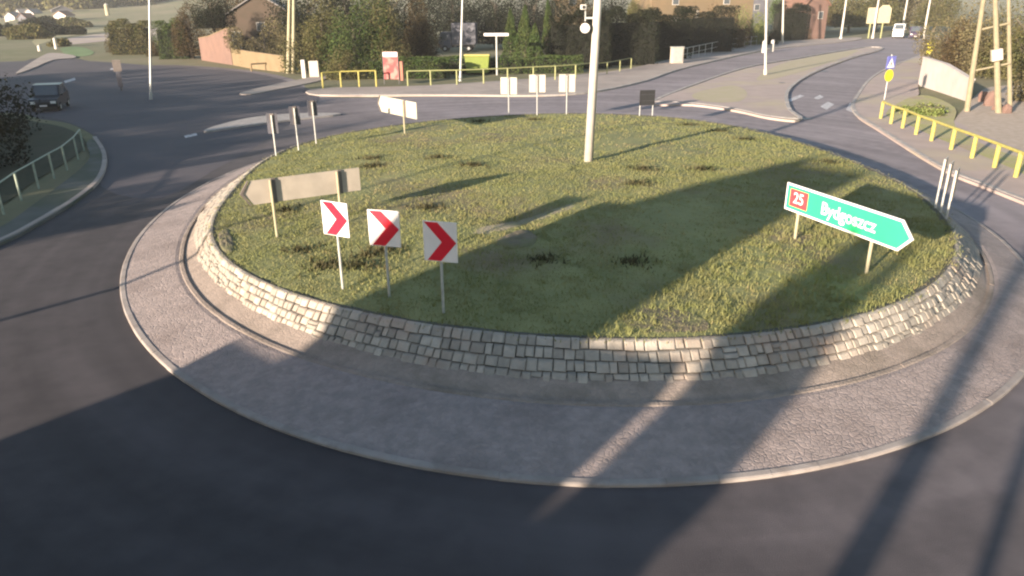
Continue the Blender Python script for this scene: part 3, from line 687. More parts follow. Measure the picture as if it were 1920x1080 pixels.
lamp(G(863, 152)[:2], 9.5, .13, .08, M['galv'], 'slim grey lamp post behind the far railing in front of the box truck', True, R(-60), 'slim street lamps', top=(867, 0))
lamp(G(283, 187)[:2], 9.5, .11, .07, M['galv'], 'slim grey lamp post on the left road in front of the hedges', True, R(-20), 'slim street lamps', top=(280, 0))
lamp(G(1435, 140, .14)[:2], 9.5, .15, .10, M['mast'], 'pale lamp post with thick base on the pink paved splitter island', True, R(150), 'slim street lamps', .14, top=(1437, 0))
lamp(G(1467, 82)[:2], 11, .22, .13, M['mast'], 'pale lamp post farther up the road beyond the splitter island', True, R(150), 'slim street lamps', top=(1469, 0))
lamp(UV(-1.75, -6), 13, .26, .2, M['concrete'], 'thick utility pole behind the camera throwing the broad streak of shade', False, 0, None, 0, 'utility_pole')
lamp(UV(-.22, -4), 11, .13, .10, M['galv'], 'slim lamp post behind the camera throwing the right streak of shade', True, R(40), 'slim street lamps')
lamp(UV(-22.6, -7), 10, .12, .09, M['galv'], 'slim lamp post out of view to the left of the roundabout', True, R(40), 'slim street lamps')
# twin concrete pole
tp = G(545, 137); r = empty('twin_utility_pole', (tp[0], tp[1], 0), R(15), 'pale twin concrete utility pole standing before the olive bushes', 'utility pole')
for s in (-.27, .27): MB().cyl((s*1.15, 0, -.2), (s*.8, 0, 12), .24, .15, 12).build('pole', M['concrete_pale'], r)
for h in (9.6, 11): MB().box((0, 0, h), (2.6, .14, .16)).build('crossarm', M['galv'], r)
r.rotation_euler = (0, lean(tp, 546, 0, 12), R(15))
# A-frame pole at the right
ap = G(1872, 214); r = empty('a_frame_pole', (ap[0], ap[1], 0), R(-12), 'tall concrete A-frame power pole with crossbars on the right verge', 'utility pole')
q1 = G(1834, 183)-ap; 
MB().cyl((0, 0, -.2), (.0, .1, 10.5), .22, .13, 10).build('pole', M['concrete'], r)
cR, sR = math.cos(R(12)), math.sin(R(12)); lx, ly = q1[0]*cR-q1[1]*sR, q1[0]*sR+q1[1]*cR
lx, ly = -2.0, .6
MB().cyl((lx, ly, -.2), (-.35, .15, 10.3), .20, .13, 10).build('pole', M['concrete'], r)
MB().cyl((1.0, .7, -.2), (.95, .4, 8.6), .16, .11, 10).build('pole', M['concrete'], r)
r.rotation_euler = (0, lean(ap, 1872, 0, 10), R(-12))
for h, a, b in ((3.4, -1.45, .95), (6.2, -1.0, .9), (8.2, -.7, .95)): MB().cyl((a, .45, h), (b, .3, h+.05), .07, .07, 8).build('crossbar', M['concrete'], r)
MB().box((-.1, -.25, 4.3), (.7, .35, .8)).build('transformer_box', M['sign_back'], r, bevel=.03)

# ------------------------------------------------------------------ railings
def railing(name, pix, hgt, m, label, spacing=2.0, group='street railings', z0=.1, mid=True, pr=.05, posts_px=None, rr=.04):
    line = [G(a, b, z0)[:2] for a, b in (posts_px or pix)]
    if posts_px: P_ = [np.array(p) for p in line]
    else:
        L = smooth_poly(line, 10, closed=False); P_ = [L[0]]; acc = 0
        for a, b in zip(L[:-1], L[1:]):
            acc += np.hypot(*(b-a))
            if acc >= spacing: P_.append(b); acc = 0
    o = P_[0]; r = empty(name, (o[0], o[1], z0), 0, label, 'railing', group)
    pm = {}
    for i, p in enumerate(P_):
        me = pm.get('p') or MB().cyl((0, 0, -.2), (0, 0, hgt), pr, pr, 8).mesh('post', m); pm['p'] = me
        q = bpy.data.objects.new('post', me); link(q); q.parent = r; q.location = (p[0]-o[0], p[1]-o[1], 0)
        if i+1 < len(P_):
            n = P_[i+1]-o; a = p-o
            MB().cyl((a[0], a[1], hgt), (n[0], n[1], hgt), rr, rr, 8).build('top_rail', m, r)
            if mid: MB().cyl((a[0], a[1], hgt*.5), (n[0], n[1], hgt*.5), rr*.7, rr*.7, 6).build('middle_rail', m, r)
    return r
railing('railing', None, 1.5, M['rail_yellow'], 'pale yellow railing along the far pavement below the bushes', posts_px=[(606, 166), (640, 163), (674, 162), (706, 161)], mid=False, pr=.09, rr=.07)
railing('railing', None, 1.45, M['rail_pale'], 'pale yellow railing from the red banner to the tall mast', posts_px=[(765, 161), (808, 160), (857, 159), (907, 157), (952, 155), (1000, 152), (1041, 150), (1079, 147), (1110, 143)], mid=False, pr=.08, rr=.06)
railing('railing', None, 1.3, M['rail_pale'], 'thin grey railing right of the tall mast along the dark hedge', posts_px=[(1112, 142), (1138, 139), (1162, 134), (1183, 129)], mid=False, pr=.06, rr=.04)
railing('railing', [(1262, 118), (1310, 106), (1370, 92), (1425, 84)], 1.6, M['galv'], 'distant grey railing along the pavement under the dark hedge', 2.6, mid=True, pr=.05, rr=.04)
railing('railing', None, 1.15, M['rail_green'], 'greenish railing on the dark verge at the left edge', posts_px=[(-70, 440), (-35, 418), (6, 398), (39, 372), (72, 350), (101, 331), (125, 316), (146, 296), (157, 280)], mid=False, pr=.05, rr=.035)
railing('railing', None, 1.15, M['rail_yellow'], 'bright yellow railing curving along the right pavement', posts_px=[(1651, 222), (1670, 232), (1692, 240), (1717, 252), (1746, 264), (1783, 280), (1822, 296), (1864, 314), (1904, 332), (1948, 352), (1995, 374)], mid=False, pr=.11, rr=.08, z0=.12)
railing('railing', None, .9, M['tan_wall'], 'short tan railing at the foot of the pink wall', posts_px=[(472, 134), (503, 132)], mid=False, pr=.12, rr=.1, z0=0)
# grass verges behind railings
sheet('verge_right', gpoly([(1660, 216), (1700, 236), (1760, 264), (1850, 300), (1950, 345), (2050, 390), (2050, 340), (1950, 312), (1850, 278), (1790, 240), (1790, 205), (1740, 182), (1700, 188)], 4), .13, M['verge'], kind='structure')
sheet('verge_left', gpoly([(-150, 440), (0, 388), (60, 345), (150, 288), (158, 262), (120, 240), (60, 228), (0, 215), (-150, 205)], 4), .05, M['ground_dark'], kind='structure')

# ------------------------------------------------------------------ vegetation
def crown_mesh(name, m, n, rx, ry, rz, leaf, kind='blob', lobes=9, seed=0):
    rg = np.random.default_rng(seed); P = []
    if kind == 'cone':
        zz = rg.random(n)**.8; ang = rg.random(n)*6.283; rr = (1-zz)**.75*(.75+.3*rg.random(n))*(1+.18*np.sin(ang*3+seed)+.12*np.sin(zz*25+ang))
        P = np.stack([rx*rr*np.cos(ang), ry*rr*np.sin(ang), 2*rz*zz], 1)
    elif kind == 'box':
        P = rg.random((n, 3)); side = rg.integers(0, 4, n)
        P[side == 0, 1] = rg.random((side == 0).sum())*.12; P[side == 1, 2] = 1-rg.random((side == 1).sum())**2*.15
        P[side == 2, 1] = 1-rg.random((side == 2).sum())*.12; P[:, 2] *= .93+.08*np.sin(P[:, 0]*9+seed)+.05*np.sin(P[:, 0]*27+seed*2); P[:, 1] += .10*np.sin(P[:, 0]*14+seed)*np.sin(P[:, 2]*5+seed)
        P = (P-[.5, .5, 0])*[2*rx, 2*ry, 2*rz]
    else:
        c = rg.normal(0, .42, (lobes, 3)); c[:, 2] = np.abs(c[:, 2])*.9+.05; c = np.clip(c, -.75, .85); s = rg.uniform(.28, .5, lobes)
        k = rg.integers(0, lobes, n); d = rg.normal(0, 1, (n, 3)); d /= np.linalg.norm(d, axis=1)[:, None]
        P = c[k]+d*(s[k]*rg.uniform(.55, 1.08, n))[:, None]; P[:, 2] = np.where(P[:, 2] < -.1, -P[:, 2]*.6, P[:, 2])
        P = P*[rx, ry, 2*rz*.62]; P[:, 2] = np.maximum(P[:, 2], .02)
    a = rg.normal(0, 1, (n, 3)); a /= np.linalg.norm(a, axis=1)[:, None]; b = np.cross(a, rg.normal(0, 1, (n, 3))); b /= np.linalg.norm(b, axis=1)[:, None]
    s = leaf*rg.uniform(.5, 1.3, (n, 1)); V = np.stack([P-a*s, P+b*s*.7, P+a*s, P-b*s*.7], 1).reshape(-1, 3)
    me = bpy.data.meshes.new(name); me.from_pydata(V.tolist(), [], [(4*i, 4*i+1, 4*i+2, 4*i+3) for i in range(n)])
    me.materials.append(m); return me
CROWN = {}
def plant(name, px, py, h, wdt, mk, label, cat, kind='blob', trunk=.0, dens=1.0, group=None, depth=None, leaf=None, pos=None, seed=None, lobes=9, rz=0):
    g = pos if pos is not None else G(px, py); sd_ = seed if seed is not None else int(px)
    r = empty(name, (g[0], g[1], hill(g[0], g[1])), rz, label, cat, group)
    ch = h-trunk; area = wdt*h; n = int(min(12000, max(1200, area*190*dens))); lf = leaf or max(.10, math.sqrt(area/n)*1.15)
    me = crown_mesh('crown', M[mk], n, wdt/2, (depth or wdt)/2, ch/2, lf, kind, lobes, sd_)
    o = bpy.data.objects.new('crown', me); link(o); o.parent = r; o.location = (0, 0, trunk)
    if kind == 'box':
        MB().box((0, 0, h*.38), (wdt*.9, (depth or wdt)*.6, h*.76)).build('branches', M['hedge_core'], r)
    else:
        t = MB(); t.cyl((0, 0, -.1), (.05*h*.2, 0, trunk+ch*.45), .02*h+.06, .012*h+.02, 8)
        t.build('trunk', M['bark'], r)
        br = MB(); rg = random.Random(sd_)
        for k in range(6):
            z0 = trunk+ch*(.02+.07*k)+.1; a = rg.uniform(0, 6.28); br.cyl((0, 0, z0), (wdt*.28*math.cos(a), wdt*.28*math.sin(a), z0+ch*.22), .008*h+.02, .01, 6)
        br.build('limb', M['bark'], r)
    return r
gA = 'trees and bushes beyond the roundabout'
P = plant
# far left hedge clumps and trees
P('bush', 214, 98, 4.6, 2.6, 'leaf_brown', 'dark brown rounded bush at the left end of the hedge by the field', 'bush', group=gA, seed=3)
P('hedge', 250, 102, 5.6, 7.0, 'leaf_olive', 'square olive hedge between the round brown bush and the slim lamp post', 'hedge', 'box', depth=3, group=gA, dens=1.4)
P('bush', 297, 105, 4.5, 3.0, 'leaf_brown', 'small reddish brown bush just right of the left lamp post', 'bush', group=gA)
P('conifer_hedge', 332, 110, 5.8, 4.8, 'leaf_green', 'dark green conifer hedge left of the pink wall', 'hedge', 'box', depth=3, group=gA, dens=1.4, seed=8)
P('tree', 362, 110, 12.5, 6.5, 'leaf_brown', 'tall brown olive tree rising behind the green conifer hedge', 'tree', trunk=.6, group=gA, dens=1.2)
P('tree', 408, 110, 12.5, 6.0, 'leaf_dark', 'very dark tree overhanging the left end of the pink wall', 'tree', trunk=4.6, group=gA, dens=2, seed=12, lobes=16)
P('bush', 500, 122, 9.0, 8.5, 'leaf_tan', 'tan leafy bush between the brown house and twin utility pole', 'bush', group=gA, seed=21, dens=1.2)
# centre bushes
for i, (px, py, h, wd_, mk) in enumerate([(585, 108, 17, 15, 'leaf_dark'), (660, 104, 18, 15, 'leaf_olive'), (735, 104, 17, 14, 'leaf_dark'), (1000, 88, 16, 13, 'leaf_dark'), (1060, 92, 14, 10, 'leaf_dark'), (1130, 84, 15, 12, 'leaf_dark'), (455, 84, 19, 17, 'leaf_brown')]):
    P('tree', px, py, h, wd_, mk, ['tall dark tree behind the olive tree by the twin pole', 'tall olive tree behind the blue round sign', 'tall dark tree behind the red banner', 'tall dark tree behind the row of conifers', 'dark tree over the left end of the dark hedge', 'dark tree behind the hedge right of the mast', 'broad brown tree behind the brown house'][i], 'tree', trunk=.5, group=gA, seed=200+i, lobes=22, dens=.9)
P('tree', 610, 134, 12.5, 8.5, 'leaf_olive', 'big olive tree immediately right of the twin utility pole', 'tree', trunk=.3, group=gA, seed=31, dens=1.3, lobes=14)
P('tree', 668, 140, 13, 7.5, 'leaf_green', 'big green tree behind the blue round sign', 'tree', trunk=.3, group=gA, seed=32, dens=1.3, lobes=14)
P('tree', 722, 136, 12, 7.5, 'leaf_olive', 'olive green tree right behind the red banner', 'tree', trunk=.3, group=gA, seed=33, dens=1.3, lobes=14)
P('tree', 790, 128, 12, 7.0, 'leaf_brown', 'brown bare looking tree between the red banner and box truck', 'tree', trunk=1.2, group=gA, seed=34, dens=1.1, lobes=12)
P('bush', 650, 148, 4.6, 5.0, 'leaf_olive', 'low olive bush in front of the big trees by the railing', 'bush', group=gA, seed=35)
P('hedge', 770, 147, 2.2, 9, 'leaf_green', 'low green hedge behind the railing right of the red banner', 'hedge', 'box', depth=1.5, group=gA, seed=36, dens=2)
P('hedge', 920, 138, 2.0, 22, 'leaf_green', 'long low dark green hedge behind the lime container', 'hedge', 'box', depth=1.5, group=gA, seed=37, dens=2)
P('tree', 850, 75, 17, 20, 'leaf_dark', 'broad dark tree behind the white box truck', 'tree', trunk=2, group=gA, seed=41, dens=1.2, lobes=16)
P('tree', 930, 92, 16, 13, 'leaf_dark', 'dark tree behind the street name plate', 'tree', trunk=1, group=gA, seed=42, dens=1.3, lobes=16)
for px, py, h, wd_, lab in [(958, 128, 7.2, 2.6, 'green columnar conifer just right of the street name plate'), (985, 130, 7.6, 3.0, 'tallest green columnar conifer above the pale chevron backs'), (1003, 132, 5.5, 2.6, 'short bright conifer second from the right of the row'), (1026, 128, 8.2, 2.2, 'slim pale green conifer at the right end of the row')]:
    P('conifer', px, py, h, wd_, 'leaf_green', lab, 'conifer', 'cone', .2, 1.8, group=gA)
P('tree', 1075, 100, 13, 9, 'leaf_brown', 'brown tree left of the tall mast above the dark hedge', 'tree', trunk=1.5, group=gA, seed=51)
for i, (px, py, h, wd_, mk, lab) in enumerate([(1085, 128, 6.8, 8, 'leaf_dark', 'near section of the dark hedge just left of the tall mast'), (1165, 122, 7.0, 9.5, 'leaf_dark', 'dark hedge section right of the tall mast'), (1238, 112, 6.8, 9, 'leaf_dark', 'dark hedge section behind the shield shaped sign'), (1318, 99, 7, 11, 'leaf_dark', 'dark hedge section under the cream house'), (1478, 75, 7.0, 8, 'leaf_dark', 'farthest dark hedge section left of the pink house')]):
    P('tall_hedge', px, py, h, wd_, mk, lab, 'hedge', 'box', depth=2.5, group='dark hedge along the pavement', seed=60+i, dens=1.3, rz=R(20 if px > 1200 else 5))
P('tree', 1195, 96, 12, 6, 'leaf_olive', 'pale olive tree over the dark hedge right of the mast', 'tree', trunk=2, group=gA, seed=70)
P('bush', 1228, 92, 8.5, 8, 'leaf_lime', 'yellowish green bush above the hedge left of the shield sign', 'bush', group=gA, seed=71)
P('bush', 1405, 85, 11, 8, 'leaf_lime', 'light green bush left of the lamp post on the splitter', 'bush', group=gA, seed=72)
P('tree', 1352, 90, 11.0, 6, 'leaf_brown', 'brown tree in front of the right half of the cream house', 'tree', trunk=1.0, group=gA, seed=173, lobes=14)
P('bush', 1372, 90, 6.0, 7, 'leaf_brown', 'brownish shrub at the end of the dark hedge', 'bush', group=gA, seed=73)
P('bush', 1445, 84, 4.5, 4, 'leaf_dark', 'small dark bush between the two pale lamp posts', 'bush', group=gA, seed=74)
P('tree', 1480, 58, 16, 15, 'leaf_green', 'green tree far behind the second pale lamp post', 'tree', trunk=2, group=gA, seed=75)
for i, (px, py, h, wd_, mk, lab) in enumerate([(1590, 62, 16, 13, 'leaf_olive', 'olive tree beyond the road right of the pink house'), (1640, 58, 19, 17, 'leaf_olive', 'olive tree behind the two pale square signs'), (1700, 55, 20, 17, 'leaf_tan', 'greyish tan tree above the distant car'), (1750, 60, 18, 13, 'leaf_olive', 'olive tree at the right side where the road vanishes'), (1545, 60, 13, 10, 'leaf_brown', 'brown tree beside the pink house')]):
    P('tree', px, py, h, wd_, mk, lab, 'tree', trunk=1.5, group=gA, seed=80+i, lobes=14)
for i, (px, py, h, wd_, mk, lab) in enumerate([(1765, 122, 8.5, 7, 'leaf_tan', 'tan shrub at the left end above the white wall'), (1805, 135, 9, 8, 'leaf_brown', 'brown bush above the middle of the white wall'), (1850, 140, 11, 9, 'leaf_tan', 'tall tan tree behind the A-frame pole'), (1915, 150, 11, 9, 'leaf_olive', 'olive tree at the right edge behind the A-frame pole'), (1960, 190, 8, 8, 'leaf_tan', 'tan shrub at the right edge of the dirt yard')]):
    P('bush', px, py, h, wd_, mk, lab, 'bush', trunk=.2, group=gA, seed=90+i, lobes=14, dens=1.3)
P('shrub', 1742, 214, 1.2, 4.2, 'leaf_lime', 'low yellow green shrub in front of the white wall', 'shrub', group=gA, seed=97, dens=2.5, leaf=.1)
# left edge, dark foliage casting shade over the side road
for i, (x, y, h, wd_, mk) in enumerate([(-29, 36, 7, 8, 'leaf_dark'), (-36, 47, 8, 9, 'leaf_dark')]):
    P('dark_bush', 0, 0, h, wd_, mk, ['dark bush at the left edge behind the greenish railing', 'dark bush farther up the left edge beside the road'][i], 'bush', pos=(x, y, 0), group=gA, seed=100+i, lobes=14, dens=1.2)
for i, (u, h, wd_) in enumerate([(-34, 4.6, 8.5), (-42, 6.2, 8), (-50, 7.0, 9), (-58, 8.8, 9), (-67, 10.2, 10), (-77, 10.2, 11), (-88, 10, 12), (-100, 10.5, 13)]):
    P('tall_hedge', 0, 0, h, wd_, 'leaf_dark', ['lowest end of the tall evergreen row out of view at left', 'second section of the tall evergreen row out of view at left', 'third section of the tall evergreen row out of view at left', 'fourth section of the tall evergreen row out of view at left', 'fifth section of the tall evergreen row out of view at left', 'sixth section of the tall evergreen row out of view at left', 'seventh section of the tall evergreen row out of view at left', 'farthest section of the tall evergreen row out of view at left'][i], 'hedge', 'box', pos=(*UV(u, -8), 0), depth=4, group='tall evergreen row', seed=110+i, dens=.8, rz=R(-40+(i%3)*5))

# ------------------------------------------------------------------ buildings
def house(name, c, rz, sx, sy, eave, ridge, mw_, mr_, label, wins=(), door=None, chimney=True, over=.4):
    r = empty(name, (c[0], c[1], c[2] if len(c) > 2 else 0), rz, label, 'house')
    MB().prism_y([(-sx/2, -.2), (sx/2, -.2), (sx/2, eave), (0, ridge), (-sx/2, eave)], -sy/2, sy/2).build('wall', mw_, r)
    k = (ridge-eave)/(sx/2); th_ = .22
    rf = MB()
    for s in (-1, 1):
        a = (s*(sx/2+over), eave-over*k+.02); b = (0, ridge+.02)
        rf.prism_y([a, b, (b[0], b[1]+th_), (a[0], a[1]+th_)], -sy/2-over, sy/2+over)
    ro = rf.build('roof', mr_, r)
    if chimney: MB().box((sx*.18, sy*.2, ridge+.2), (.7, .7, 2.0)).build('chimney', M['brick_red'], ro)
    for (x, z, ww, hh, side) in wins:      # side 'f' front (-y) or 'l' left (-x)
        if side == 'f': fr = MB().box((x, -sy/2-.03, z), (ww+.2, .1, hh+.2)).build('window', M['white'], r); MB().box((x, -sy/2-.07, z), (ww, .06, hh)).build('pane', M['glass'], fr)
        else: fr = MB().box((-sx/2-.03, x, z), (.1, ww+.2, hh+.2)).build('window', M['white'], r); MB().box((-sx/2-.07, x, z), (.06, ww, hh)).build('pane', M['glass'], fr)
    if door: d = MB().box((door[0], -sy/2-.05, 1.05), (1.0, .12, 2.1)).build('door', M['wood'], r); MB().box((door[0]+.35, -sy/2-.13, 1.05), (.05, .06, .14)).build('handle', M['galv'], d)
    return r
# unseen house added behind the camera, shaped to shade the island
W0 = UV(-11.15, -10); gh = house('shade_house', W0, R(-40), 5.6, 12, 4.95, 8.4, M['cream_wall'], M['roof_grey'], 'added unseen gabled house shaped to throw the big shade', chimney=False, over=.15)
MB().box((1.48, 7.6, 3.6), (2.85, 3.0, 7.6)).build('shade_tower', M['cream_wall'], gh); MB().box((1.48, 7.6, 7.48), (2.95, 3.1, .14)).build('shade_tower_roof', M['roof_grey'], gh)  # added block, raises the right side of the big shade
W1 = UV(-7.35, -11); r = empty('shade_block', (W1[0], W1[1], 0), R(-40), 'added low block behind the camera shaped to widen the shade', 'shade_block')  # added caster out of view, fills the shade right of the house
MB().box((0, 0, 2.2), (2.12, 8, 4.4)).build('wall', M['cream_wall'], r); MB().box((0, 0, 4.5), (2.05, 8.2, .18)).build('roof', M['roof_grey'], r)
wb = UV(-14.75, -9.2); r = empty('shade_annex', (wb[0], wb[1], 0), R(-40), 'added low annex behind the camera shaped to widen the shade at left', 'shade_annex')  # added caster out of view, widens the low shade at left
MB().box((0, 0, 1.45), (2.2, 5, 2.9)).build('wall', M['brown_wall'], r); MB().box((0, 0, 3.0), (2.3, 5.2, .16)).build('roof', M['roof_grey'], r)
wb = UV(-6.3, -6.2); r = empty('shade_gate', (wb[0], wb[1], 0), R(-40), 'added unseen wooden gate closing the lower light gap beside the conifer', 'gate')  # added blocker, ends the light streak low down
MB().box((0, 0, 1.35), (1.1, .12, 2.7)).build('gate_leaf', M['wood'], r)
for s in (-.5, .5): MB().box((s, 0, 1.4), (.12, .2, 2.9)).build('post', M['wood'], r)
P('conifer_column', 0, 0, 7.0, 1.9, 'leaf_dark', 'slim conifer behind the camera right of the low added block', 'conifer', 'box', pos=(*UV(-5.1, -7), 0), depth=2.0, dens=3.5, rz=R(-40), seed=130)
# brown house, pink wall
hb = G(478, 104); house('brown_house', (hb[0]-.5, hb[1]+9), R(8), 12, 9, 6.0, 9.5, M['brown_wall'], M['roof_grey'], 'brown house with grey roof behind the pink wall left of the twin pole', [(-4.2, 2.3, 1.2, 2.6, 'f'), (0, 4.4, 1.2, 1.2, 'f'), (4, 4.4, 1.2, 1.2, 'f')], door=(-2.2,))
def garden_wall(name, pts, hs, th_, m, label, cap=None, cat='wall'):
    a = G(*pts[0]); r = empty(name, (a[0], a[1], 0), 0, label, cat); mb = MB()
    for (p, q, h0, h1) in zip(pts[:-1], pts[1:], hs[:-1], hs[1:]):
        A_, B_ = G(*p)[:2]-a[:2], G(*q)[:2]-a[:2]; t = (B_-A_)/np.hypot(*(B_-A_)); n = np.array([-t[1], t[0]])*th_/2
        vs = [(*(A_-n), -.1), (*(B_-n), -.1), (*(B_+n), -.1), (*(A_+n), -.1), (*(A_-n), h0), (*(B_-n), h1), (*(B_+n), h1), (*(A_+n), h0)]
        mb.add(vs, ((3,2,1,0),(4,5,6,7),(0,1,5,4),(1,2,6,5),(2,3,7,6),(3,0,4,7)))
    mb.build('wall_body', m, r)
    if cap:
        cb = MB()
        for (p, q, h0, h1) in zip(pts[:-1], pts[1:], hs[:-1], hs[1:]):
            A_, B_ = G(*p)[:2]-a[:2], G(*q)[:2]-a[:2]; t = (B_-A_)/np.hypot(*(B_-A_)); n = np.array([-t[1], t[0]])*(th_/2+.06)
            vs = [(*(A_-n), h0+.003), (*(B_-n), h1+.003), (*(B_+n), h1+.003), (*(A_+n), h0+.003), (*(A_-n), h0+.1), (*(B_-n), h1+.1), (*(B_+n), h1+.1), (*(A_+n), h0+.1)]
            cb.add(vs, ((3,2,1,0),(4,5,6,7),(0,1,5,4),(1,2,6,5),(2,3,7,6),(3,0,4,7)))
        cb.build('coping', cap, r)
    return r
garden_wall('garden_wall', [(380, 113), (400, 116), (438, 122)], [3.2, 3.6, 4.9], .3, M['pink_wall'], 'tall sunlit pink wall under the very dark tree', M['tan_wall'])
garden_wall('garden_wall', [(439, 122), (470, 128), (537, 136)], [2.2, 2.1, 1.9], .3, M['tan_wall'], 'low tan wall running down to the twin utility pole', M['tan_wall'])
garden_wall('white_garden_wall', [(1724, 160), (1765, 173), (1815, 190)], [2.6, 2.4, 1.7], .3, M['white_wall'], 'white garden wall at the right below the tan shrubs', M['white_wall'])
wr = G(1745, 108)
# cream house and others beyond the hedge
hc = G(1300, 80); house('cream_house', (hc[0], hc[1]+4), R(14), 22, 10, 10.5, 15, M['cream_wall'], M['roof_orange'], 'cream house with orange roof behind the dark hedge', [(-6, 7.9, 1.2, 1.3, 'f'), (5, 7.9, 1.2, 1.3, 'f')])
hp = G(1525, 74); house('pink_house', (hp[0]-1, hp[1]+5), R(20), 6, 8, 7, 10, M['pink_wall'], M['roof_red'], 'pink gabled house at the bend of the distant pavement', [(1.2, 4.8, 1.0, 1.3, 'f')], door=(-1.2,))
hq = G(1070, 90); house('orange_house', (hq[0], hq[1]+4), R(5), 4.5, 6, 8.5, 11, M['tan_wall'], M['roof_orange'], 'tan house with orange roof hidden behind the hedge left of the mast', [(0, 8, 1.2, 1.2, 'f')])
hd_ = G(1500, 62); house('grey_house', (hd_[0]-10, hd_[1]+25), R(12), 16, 10, 9, 14, M['grey_wall'], M['roof_grey'], 'grey house beyond the second pale lamp post', [(-4, 6, 1.4, 1.4, 'f'), (0, 6, 1.4, 1.4, 'f'), (4, 6, 1.4, 1.4, 'f')])
# distant village on the left
for i, (px, py, sx, mk, mr2, lab) in enumerate([(28, 42, 9, 'white_wall', 'roof_grey', 'tiny white house at the far left edge of the village'), (47, 36, 9, 'white_wall', 'roof_grey', 'tiny white house in the middle of the far village'), (52, 44, 8, 'grey_wall', 'roof_red', 'small grey house with red roof in the far village'), (65, 36, 9, 'white_wall', 'roof_grey', 'small pale house right of the village centre'),
        (36, 64, 9, 'white_wall', 'roof_grey', 'larger white house nearest the side road at far left'), (122, 40, 12, 'white_wall', 'roof_red', 'pale house with red roof left of the dry field'), (140, 22, 18, 'pink_wall', 'roof_grey', 'long pale pink house above the dry field'), (118, 30, 14, 'grey_wall', 'roof_grey', 'grey house beside the long pink one'), (85, 56, 9, 'grey_wall', 'roof_grey', 'low grey house at the lower end of the village')]):
    g = GH(px, py); s = g[1]/300
    house('village_house', (g[0], g[1], g[2]), R(random.uniform(-40, 40)), sx*max(s, .6)*.5, 9*max(s, .6)*.45, 2.2*max(s, .6), 3.6*max(s, .6), M[mk], M[mr2], lab, chimney=False, wins=[(0, 1.2, .7, .7, 'f')])
g = GH(203, 32); r = empty('white_tower', (g[0], g[1], g[2]-.5), 0, 'slim white tower standing on the dry field', 'tower')
MB().cyl((0, 0, 0), (0, 0, 6.5), 1.1, 1.0, 14).build('shaft', M['concrete_pale'], r); MB().cyl((0, 0, 6.5), (0, 0, 7.1), 1.2, .2, 14).build('cap', M['white'], r)
for i, (px, py, h, wd_) in enumerate([(30, 34, 8, 9), (75, 58, 6, 14), (50, 74, 5, 12), (100, 66, 5, 14), (140, 52, 6, 20), (62, 30, 26, 60), (100, 26, 30, 70), (4, 68, 4.5, 7), (160, 17, 30, 70), (225, 10, 26, 60), (110, 88, 2.2, 5)]):
    P('distant_tree', px, py, h, wd_, mk='leaf_dark' if i % 2 else 'leaf_olive', pos=GH(px, py), label=['grey green tree at the far left edge under the sky', 'flat row of shrubs below the village', 'dark shrubs beside the bend of the side road', 'shrubs between village and field', 'long brown bush at the foot of the dry field', 'wide wood on the far slope left', 'wide wood on the far slope above the village', 'tall shrub at the left edge of the picture', 'long wood on the ridge behind the field', 'dark wood at the top of the dry field', 'small clump on the tip of the green verge'][i], cat='trees', group='distant trees on the left', seed=140+i, depth=wd_*.5, lobes=16, leaf=max(.25, wd_*.02))

# ------------------------------------------------------------------ street furniture
g = G(735, 160); r = empty('advertising_banner', (g[0], g[1], .12), R(-8), 'red and white printed banner board standing before the railing', 'banner')
MB().box((0, 0, 1.85), (1.55, .06, 2.7)).build('board', M['banner'], r); 
for s in (-.8, .8): MB().box((s, .0, 1.6), (.06, .08, 3.2)).build('post', M['dark_metal'], r)
MB().box((.95, .35, 1.3), (.5, .5, 1.9)).build('side_board', M['brick_red'], r)
MB().box((0, -.033, 2.95), (1.5, .01, .45)).build('white_strip', M['sign_white'], r)
g = G(896, 140); r = empty('container', (g[0], g[1], 0), R(-5), 'lime green waste container behind the railing left of the name plate', 'container')
MB().prism_y([(-1.25, .25), (1.25, .25), (1.45, 2.1), (-1.45, 2.1)], -.6, .6).build('bin_body', M['lime'], r, bevel=.04)
MB().box((0, 0, 2.22), (3.0, 1.35, .2)).build('lid', M['rail_yellow'], r, bevel=.04)
for s in (-1.0, 1.0): MB().cyl((s, -.55, .12), (s, -.4, .12), .13, .13, 10).build('wheel', M['rubber'], r)
g = G(932, 141); r = empty('street_name_sign', (g[0], g[1], 0), R(-8), 'pale T shaped sign with a wide thin plate right of the lime container', 'sign')
MB().cyl((0, 0, 0), (0, 0, 4.35), .11, .10, 10).build('post', M['galv'], r); MB().box((0, 0, 4.5), (2.85, .5, .30)).build('plate', M['sign_white'], r, bevel=.03)
g = G(605, 132); r = empty('round_blue_sign', (g[0], g[1], 0), R(-8), 'small round blue sign with a square plate below, before the green tree', 'road sign')
MB().cyl((0, 0, 0), (0, 0, 4.3), .05, .05, 8).build('post', M['galv'], r); MB().cyl((0, -.06, 3.8), (0, -.03, 3.8), .45, .45, 20).build('disc', M['blue'], r); MB().box((0, -.05, 2.95), (.6, .03, .6)).build('plate', M['sign_back'], r)
g = G(571, 146); r = empty('concrete_bollard', (g[0], g[1], 0), R(0), 'pale concrete bollard and cabinet at the corner right of the twin pole', 'bollard')
MB().box((0, 0, .95), (.45, .4, 2.1)).build('post', M['white'], r, bevel=.04); MB().box((1.15, .3, .9), (1.1, .5, 1.9)).build('cabinet', M['sign_back'], r, bevel=.04)
g = G(1265, 98); r = empty('shield_sign', (g[0], g[1], 0), R(-15), 'white shield shaped sign on a post in front of the dark hedge', 'road sign')
MB().cyl((0, .05, 0), (0, .05, 5.5), .06, .06, 8).build('post', M['dark_metal'], r); MB().prism_y([(-.8, 5.4), (.8, 5.4), (.75, 3.8), (.3, 3.0), (-.3, 3.0), (-.75, 3.8)], -.03, .0).build('panel', M['sign_white'], r)
